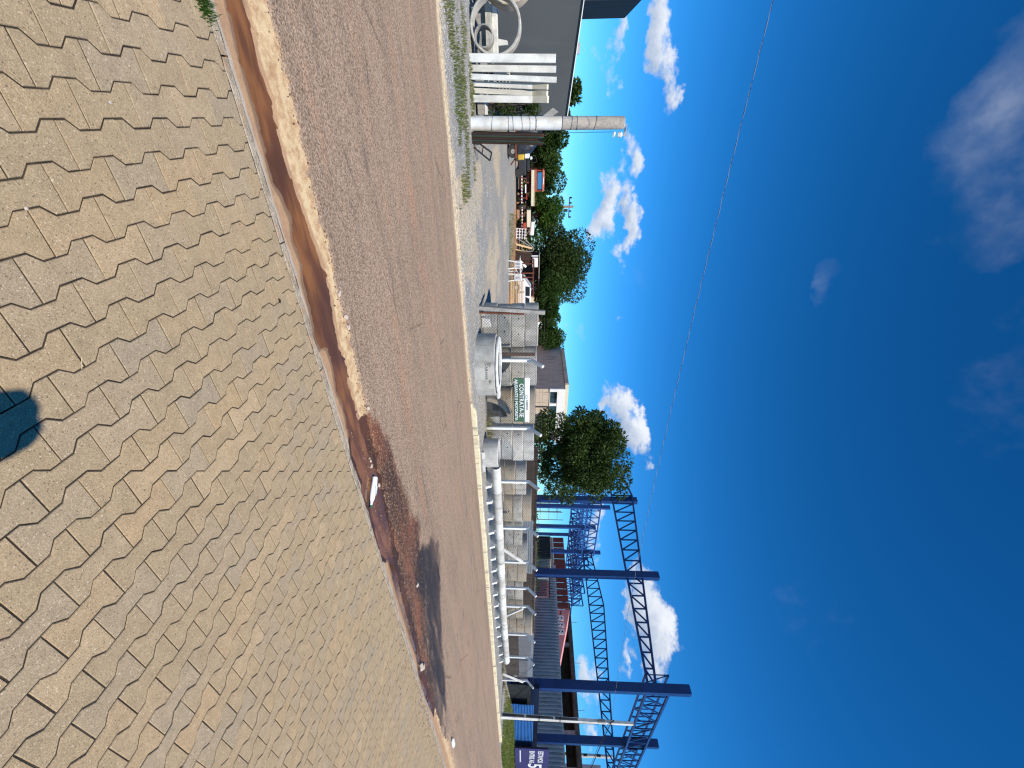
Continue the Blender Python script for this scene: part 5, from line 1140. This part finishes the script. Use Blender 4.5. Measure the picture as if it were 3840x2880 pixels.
for j in range(2):
    for i in range(4):
        b = MB(); vs = []; n = 8; zz = []
        for k in range(n):
            for f, d in ((0, 0), (.5, .06)): zz.append(((k + f) * .107, d))
        zz.append((n * .107, 0))
        for z, d in zz: vs += [(0, -d, z), (2.9, -d, z)]
        o = b.add(vs, [(2 * q, 2 * q + 1, 2 * q + 3, 2 * q + 2) for q in range(len(zz) - 1)]).build('sheet', BCORR, bs); o.location = (i * 2.9 + random.uniform(-.02, .02), -.012 * j, j * .85)
tag(MB().bb(33.4, 46, 12.6, 12.9, 0, 2.35).build('navy_hoarding', M_('navy_paint', (.005, .009, .028), (.008, .012, .03), .5, 1, 12, coord='World')), 'navy hoarding strip showing above the blue sheet fence', 'hoarding')
nb = thing('navy_banner', 'navy banner with bold white lettering cut by the frame edge', 'banner', (40.2, 11.25, .62))
MB().bb(0, 6.6, -.02, .02, 0, 2.62).build('panel', M_('navy_banner_cloth', (.045, .045, .15), (.04, .04, .12), .5, 1, 10, .06, .3, .02, coord='World'), nb)
for x in (.15, 3.3, 6.4): MB().bb(x - .05, x + .05, .03, .12, -.6, 2.5).build('post', RUST, nb)
text_obj('ESTAMOS', .56, (.42, -.03, 1.78), nb, SWHITE, 'lettering', .012, 'LEFT', 2.5); text_obj('ENTRE AS', .54, (.42, -.03, 1.12), nb, SWHITE, 'lettering', .012, 'LEFT', 2.6); text_obj('50', 1.5, (3.25, -.03, 1.05), nb, SWHITE, 'lettering', .03, 'LEFT', 2.2)
MB().bb(.4, 3.0, -.03, -.022, .36, .44).build('small_print_bar', SWHITE, nb)
# street pole
sp = thing('street_pole', 'slim rectangular concrete street pole with cable bracket at the kerb', 'street pole', (28.85, 9.48, 0)); sp.rotation_euler = (0, rad(2.3), 0)
b = MB(); b.add([(-.17, -.11, -.1), (.17, -.11, -.1), (.17, .11, -.1), (-.17, .11, -.1), (-.10, -.07, 7.55), (.10, -.07, 7.55), (.10, .07, 7.55), (-.10, .07, 7.55)], [(0, 3, 2, 1), (4, 5, 6, 7), (0, 1, 5, 4), (1, 2, 6, 5), (2, 3, 7, 6), (3, 0, 4, 7)]); b.build('shaft', CONCW, sp, bevel=.01)
for z0, z1 in ((.1, 1.35), (1.45, 3.0), (3.1, 4.4)):
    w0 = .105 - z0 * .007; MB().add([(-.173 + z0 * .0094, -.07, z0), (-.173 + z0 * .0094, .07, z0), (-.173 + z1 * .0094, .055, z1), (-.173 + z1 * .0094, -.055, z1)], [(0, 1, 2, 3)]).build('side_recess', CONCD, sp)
for z in (2.2, 3.4, 6.28): b = MB(); r_ = .165 - z * .008; b.path([Vector(p) for p in ((-r_, -.115, z), (r_, -.115, z), (r_, .115, z), (-r_, .115, z), (-r_, -.115, z))], .012, 5); b.build('strap', CABLE, sp)
MB().box((-.16, -.02, 5.75), (.18, .16, .42)).build('junction_box', CONCG, sp, bevel=.02); MB().tube((-.2, -.05, 6.3), (-.42, -.05, 6.36), .03, .05, 8).build('insulator', DGREY2, sp, True)
MB().path([Vector((.06, -.16, 1.4)), Vector((-.05, -.16, 2.2)), Vector((.02, -.15, 3.4)), Vector((-.03, -.13, 5.6))], .012, 5).build('drop_wire', CABLE, sp)
# service cable of two twisted strands from the street pole back over the road side
p, q = Vector((28.9, 9.35, 6.30)), P(2998, 0, Y=9.4); q = q + (q - p).normalized() * 14
q.z += .35
cb = thing('twisted_cable', 'thin twisted overhead cable crossing the sky to the street pole', 'cable', tuple(p)); NC = 420
for k, mt in ((0, CABLE), (1, M_('grey_cable', (.42, .44, .46), None, .5, 3, 10, .1, 0))):
    pts = []
    e = (q - p).normalized(); s1 = e.cross(Vector((0, 0, 1))).normalized(); s2 = s1.cross(e)
    for i in range(NC + 1):
        f = i / NC; a = f * 2 * math.pi * 75 + k * math.pi; pts.append((p.lerp(q, f) - p) + Vector((0, 0, -3.1 * f * (1 - f))) + (s1 * math.cos(a) + s2 * math.sin(a)) * .006)
    MB().path(pts, .0036, 4).build('strand', mt, cb)
pts = [Vector((28.9, 9.4, 6.25)).lerp(Vector((46, 5.2, 5.4)), i / 14) + Vector((0, 0, -1.0 * math.sin(math.pi * i / 14) + .0)) for i in range(15)]
tag(MB().path(pts, .022, 6).build('black_cable', CABLE), 'thick black cable sagging right from the street pole', 'cable')
pts = [Vector((28.95, 9.4, 6.15)).lerp(Vector((60, 12, 7.5)), i / 12) + Vector((0, 0, -.5 * math.sin(math.pi * i / 12))) for i in range(13)]
tag(MB().path(pts, .012, 5).build('thin_cable', CABLE), 'thin cable running from the street pole towards the dark building', 'cable')

# containers and patched sheets (plane along Y at X=42)
t = thing('dark_container', 'dark green-black corrugated container behind the tall weeds', 'container', (42, 28.5, 0), rad(90)); t.scale.y = -1
for i in range(6): o = corr(.5, 4.0, .25, .05).build('side_panel', DCORR if i % 2 else M_('bottle_green_metal', (.012, .03, .03), None, .5, 1, 20, coord='World'), t); o.location = (i * .5, 0, 0)
MB().bb(0, 3.0, .06, 2.4, 0, 3.98).build('box', DCORR, t); MB().bb(-.02, 3.02, -.06, 2.42, 4.0, 4.08).build('roof_rail', CONCG, t)
t = thing('patched_sheet_wall', 'patched wall of faded teal and pink corrugated sheets right of the dark container', 'sheet fence', (42, 24.0, 0), rad(90)); t.scale.y = -1
for i in range(5):
    o = corr(.9, 3.9 - .08 * (4 - i), .18, .04).build('sheet', (PCORR, PCORR, TCORR, TCORR, TCORR)[i], t); o.location = (i * .9, random.uniform(-.02, .02), 0)
MB().bb(0, 4.5, .05, .12, 3.7, 3.82).build('top_rail', RUST, t)
tag(MB().bb(41.85, 41.9, 26.0, 26.9, 2.5, 3.7).build('white_sign', WHITE), 'blank white board on the patched sheet wall beside the blue column', 'board')
# red clad hall, pink gable, concrete skeleton (planes along Y)
t = thing('red_clad_hall', 'hall with dark red corrugated cladding above a grey block wall', 'building', (62, 33.8, 0), rad(90)); t.scale.y = -1
MB().bb(0, 12.5, 0, 6, 0, 5.7).build('block_wall', CONCG, t)
for i in range(12): o = corr(1.05, 1.95 - .01 * i, .2, .05).build('cladding_sheet', RCORR, t); o.location = (i * 1.04, -.06, 5.72)
t = thing('pink_gable_house', 'pink plastered sloping gable with a white pierced block panel', 'house', (62, 26.2, 0), rad(90)); t.scale.y = -1
PINK = M_('pink_plaster', (.72, .30, .29), (.62, .25, .24), .85, .8, 20, .1, .1, .004, coord='World', stain=(.62, .34, .32))
MB().prism([(-1, .05, 0), (7.55, .05, 0), (7.55, .05, 7.75), (-1, .05, 5.55)], (0, 5, 0)).build('gable_wall', PINK, t)
for i in range(3):
    bx = MB().bb(4.0 + i * .95, 4.0 + i * .95 + .72, -.03, .04, 5.75, 6.75).build('pierced_panel', WHITE, t)
    for z in (6.0, 6.45): MB().lathe([(0, 0), (.12, 0), (.12, .01), (0, .01)], (4.0 + i * .95 + .36, -.035, z), 10, Matrix.Rotation(rad(90), 3, 'X')).build('opening', DGREY2, bx)
MB().bb(6.8, 7.3, -.03, .04, 6.3, 6.42).build('dark_vent', DGREY2, t)
cs = thing('concrete_skeleton', 'unfinished dark concrete building frame with open bays behind the grey wall', 'building', (70, 8, 0), rad(90)); cs.scale.y = -1
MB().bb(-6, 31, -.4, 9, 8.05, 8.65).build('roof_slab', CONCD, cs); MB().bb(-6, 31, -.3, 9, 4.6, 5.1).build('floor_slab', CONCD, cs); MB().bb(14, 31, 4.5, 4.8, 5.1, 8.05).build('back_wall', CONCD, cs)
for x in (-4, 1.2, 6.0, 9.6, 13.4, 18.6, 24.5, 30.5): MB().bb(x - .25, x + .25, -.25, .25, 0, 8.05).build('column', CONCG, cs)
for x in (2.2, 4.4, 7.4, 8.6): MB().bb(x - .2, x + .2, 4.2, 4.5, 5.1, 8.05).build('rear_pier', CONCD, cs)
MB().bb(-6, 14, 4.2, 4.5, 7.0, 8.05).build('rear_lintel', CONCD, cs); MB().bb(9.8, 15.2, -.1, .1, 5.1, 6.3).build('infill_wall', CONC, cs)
MB().bb(-6, 31, -.35, -.2, 5.12, 5.25).build('edge_board', CONCG, cs)
for x in (-3, 3, 9, 16, 22, 28): MB().bar((x, 0, 8.65), (x, 0, 9.6), .04).build('rebar', RUST, cs)
t = thing('apartment_tower', 'pale far apartment tower with small windows at the right frame edge', 'building', (268, 66, 0), rad(90)); t.scale.y = -1; MB().bb(-30, 4, 0, 14, 0, 38).build('wall', M_('pale_tower', (.42, .44, .46), None, .8, .1, 2, .05, .0), t)
for i in range(7):
    for k in range(12): MB().bb(-28 + i * 4.4, -26.6 + i * 4.4, -.06, .02, 1.4 + k * 3, 3.0 + k * 3).build('window', GLASS, t)
a = P(2296, 2838, X=80); t = thing('far_pole', 'far grey pole rising behind the concrete skeleton', 'pole', (80, a.y, 0)); MB().tube((0, 0, 0), (0, 0, a.z), .32, .22, 10).build('shaft', CONC, t, True); MB().box((-.2, 0, a.z - 2), (.3, .3, .5)).build('fixture', DGREY2, t); MB().box((-.2, 0, a.z - 4), (.3, .3, .5)).build('fixture', DGREY2, t)
# weeds
gs = []
for _ in range(1900):
    y = random.uniform(24.3, 32.5); x = 41.6 - random.random() * .8; gs.append((x, y, random.uniform(0, 1.9)))
blades('weeds', 'tall grassy weeds before the dark container and patched sheets', gs, leafmat('weed_leaves', (.07, .10, .03), (.13, .16, .05), .3), (.5, 1.2), .03, 'weeds')
q = P(2000, 2245, Y=16); fronds('palm_shrub', 'arching palm-like shrub behind the right ring stacks', (q.x, q.y, 1.2), 34, 1.7, LEAF_MID, .05, 1.4)
q = P(2000, 2728, Y=13); fronds('broadleaf_plant', 'small broad-leaved plant above the blue sheet fence', (q.x, q.y, 1.9), 22, .9, LEAF_LIGHT, .06, 1.2)
gs = [(random.uniform(20, 34), random.uniform(15, 18), random.uniform(0, .5)) for _ in range(2500)]
blades('weeds', 'rough weeds on the ground behind the brown board fence', gs, GRASSD, (.3, 1.1), .02, 'weeds')
tag(MB().bb(30, 50, 22, 22.3, 0, 2.2).build('dark_wall', CONCD), 'dark low wall behind the brown fence', 'wall')

# ------------------------------------------------------------------ litter on the near side
t = thing('crushed_bottle', 'crushed white plastic bottle lying across the muddy water', 'bottle', (2.955, 2.67, WL + .02), math.atan2(-.20, .15) + math.pi)
b = MB(); pr = [(.012, -.135), (.016, -.13), (.016, -.112), (.022, -.10), (.036, -.075), (.040, -.03), (.038, .03), (.041, .09), (.036, .125), (.018, .135), (0, .134)]
b.lathe(pr, n=18, M=Matrix.Rotation(rad(90), 3, 'Y')); b.v = [(x, y * (1.1 + .25 * fbm(x * 14, y * 20)), z * (.62 + .3 * fbm(x * 17 + 3, y * 12))) for x, y, z in b.v]; b.build('bottle_body', WPLAST, t, True)
b = MB(); b.lathe([(0, -.152), (.0165, -.152), (.0165, -.131), (0, -.131)], n=12, M=Matrix.Rotation(rad(90), 3, 'Y')); b.build('cap', SGREEN, t, True)
MB().add([(-.03, -.030, .0262), (.045, -.032, .0262), (.045, .026, .0275), (-.03, .024, .0275)], [(0, 1, 2, 3)]).build('faded_label', M_('faded_label', (.62, .72, .68), None, .5), t)
t = thing('plastic_scrap', 'small white crumpled plastic scrap on the road edge further along', 'litter', (10.43, 2.95, .0)); bm = bmesh.new(); bmesh.ops.create_icosphere(bm, subdivisions=2, radius=1)
for v in bm.verts: k_ = 1 + .3 * fbm(v.co.x * 2, v.co.y * 2, v.co.z * 2); v.co = Vector((v.co.x * .17 * k_, v.co.y * .06 * k_, .03 + v.co.z * .035 * k_))
me = bpy.data.meshes.new('sheet'); bm.to_mesh(me); bm.free(); link('sheet', me, WPLAST, t)
q = P(1000 + 108 * .4218, 900 + 540 * .4218, z=0); lf = MB(); lf.add([(-.016, 0, .003), (-.006, .009, .006), (.008, .008, .006), (.018, 0, .003), (.008, -.008, .006), (-.006, -.009, .006), (0, 0, .001)], [(0, 1, 6), (1, 2, 6), (2, 3, 6), (3, 4, 6), (4, 5, 6), (5, 0, 6)]); o = lf.build('fallen_leaf', WOODD); o.location = (q.x, q.y, .001); tag(o, 'small dark fallen leaf on the paving near the kerb', 'leaf')
q1, q2 = P(306, 1340, z=.004), P(307, 1385, z=.004); tag(MB().tube(q1, q2, .0012, .0008, 5).build('straw', M_('straw', (.66, .56, .32), None, .8)), 'thin pale straw lying on the paving', 'straw')
for i, (xx, yy, r) in enumerate(((708, 663, .005), (165, 1350, .006), (915, 740, .003))):
    q = P(xx * .5787, yy * .5787 if i < 2 else 960 + 600 * .5787, z=0); rock('pebble', ('grey pebble pressed on a paver near the left edge', 'white chip in a paver joint', 'tiny pebble in a joint by the hand shadow')[i], (q.x, q.y, .002), (r, r * .8, r * .5), STONES if i == 0 else STONEP, 30 + i)

# ------------------------------------------------------------------ the photographer, standing just out of the picture (casts the shadow at its lower edge)
pm = bpy.data.meshes.new('body')
B0 = Vector((.640, -.470, 0)); fw = Vector((.545, .838, 0)); rt = Vector((.838, -.545, 0))
def pp(f_, r_, z): return tuple(fw * f_ + rt * r_ + Vector((0, 0, z)))
J = {'pel': (pp(-.05, 0, .92), .15), 'wst': (pp(-.04, 0, 1.08), .135), 'chs': (pp(-.02, 0, 1.28), .15), 'nck': (pp(.0, 0, 1.42), .06), 'hd0': (pp(.04, 0, 1.52), .07), 'hd1': (pp(.055, 0, 1.58), .078), 'hd2': (pp(.05, 0, 1.63), .07),
     'ls': (pp(-.02, -.18, 1.36), .06), 'le': (pp(.06, -.36, 1.20), .045), 'lw': (pp(.03, -.58, 1.33), .03), 'lh': (pp(.03, -.66, 1.38), .032),
     'rs': (pp(-.02, .18, 1.36), .06), 're': (pp(-.05, .24, 1.1), .045), 'rw': (pp(.02, .22, .86), .03), 'rh': (pp(.03, .22, .78), .034),
     'lhp': (pp(-.05, -.10, .88), .10), 'lk': (pp(-.02, -.11, .49), .065), 'la': (pp(-.07, -.12, .09), .045), 'lt': (pp(.08, -.13, .045), .04),
     'rhp': (pp(-.05, .10, .88), .10), 'rk': (pp(-.02, .11, .49), .065), 'ra': (pp(-.07, .12, .09), .045), 'rto': (pp(.08, .13, .045), .04)}
nm = list(J); E_ = [('pel', 'wst'), ('wst', 'chs'), ('chs', 'nck'), ('nck', 'hd0'), ('hd0', 'hd1'), ('hd1', 'hd2'), ('chs', 'ls'), ('ls', 'le'), ('le', 'lw'), ('lw', 'lh'), ('chs', 'rs'), ('rs', 're'), ('re', 'rw'), ('rw', 'rh'), ('pel', 'lhp'), ('lhp', 'lk'), ('lk', 'la'), ('la', 'lt'), ('pel', 'rhp'), ('rhp', 'rk'), ('rk', 'ra'), ('ra', 'rto')]
pm.from_pydata([J[k][0] for k in nm], [(nm.index(a), nm.index(c)) for a, c in E_], [])
po = thing('person', 'person standing out of frame whose head shadow falls on the paving', 'person', tuple(B0)); ob = link('body', pm, None, po)
ob.modifiers.new('skin', 'SKIN'); 
for i, k in enumerate(nm): pm.skin_vertices[0].data[i].radius = (J[k][1], J[k][1])
pm.skin_vertices[0].data[0].use_root = True
sb = ob.modifiers.new('sub', 'SUBSURF'); sb.levels = 2; sb.render_levels = 2
for i_, (q_, r_) in enumerate(((pp(.03, -.012, 1.60), .074), (pp(.05, .02, 1.58), .072))):
    bm = bmesh.new(); bmesh.ops.create_icosphere(bm, subdivisions=3, radius=r_)
    for v in bm.verts: v.co = v.co * (1 + .14 * fbm(v.co.x * 18 + i_, v.co.y * 18, v.co.z * 18)) + Vector(q_)
    hm = bpy.data.meshes.new('head_shadow_lump'); bm.to_mesh(hm); bm.free(); link('head_shadow_lump', hm, CABLE, po)  # uneven lumps added to shape the outline of the head's shadow
pm.materials.append(M_('dark_clothing', (.05, .055, .07), None, .9, 3, 40))
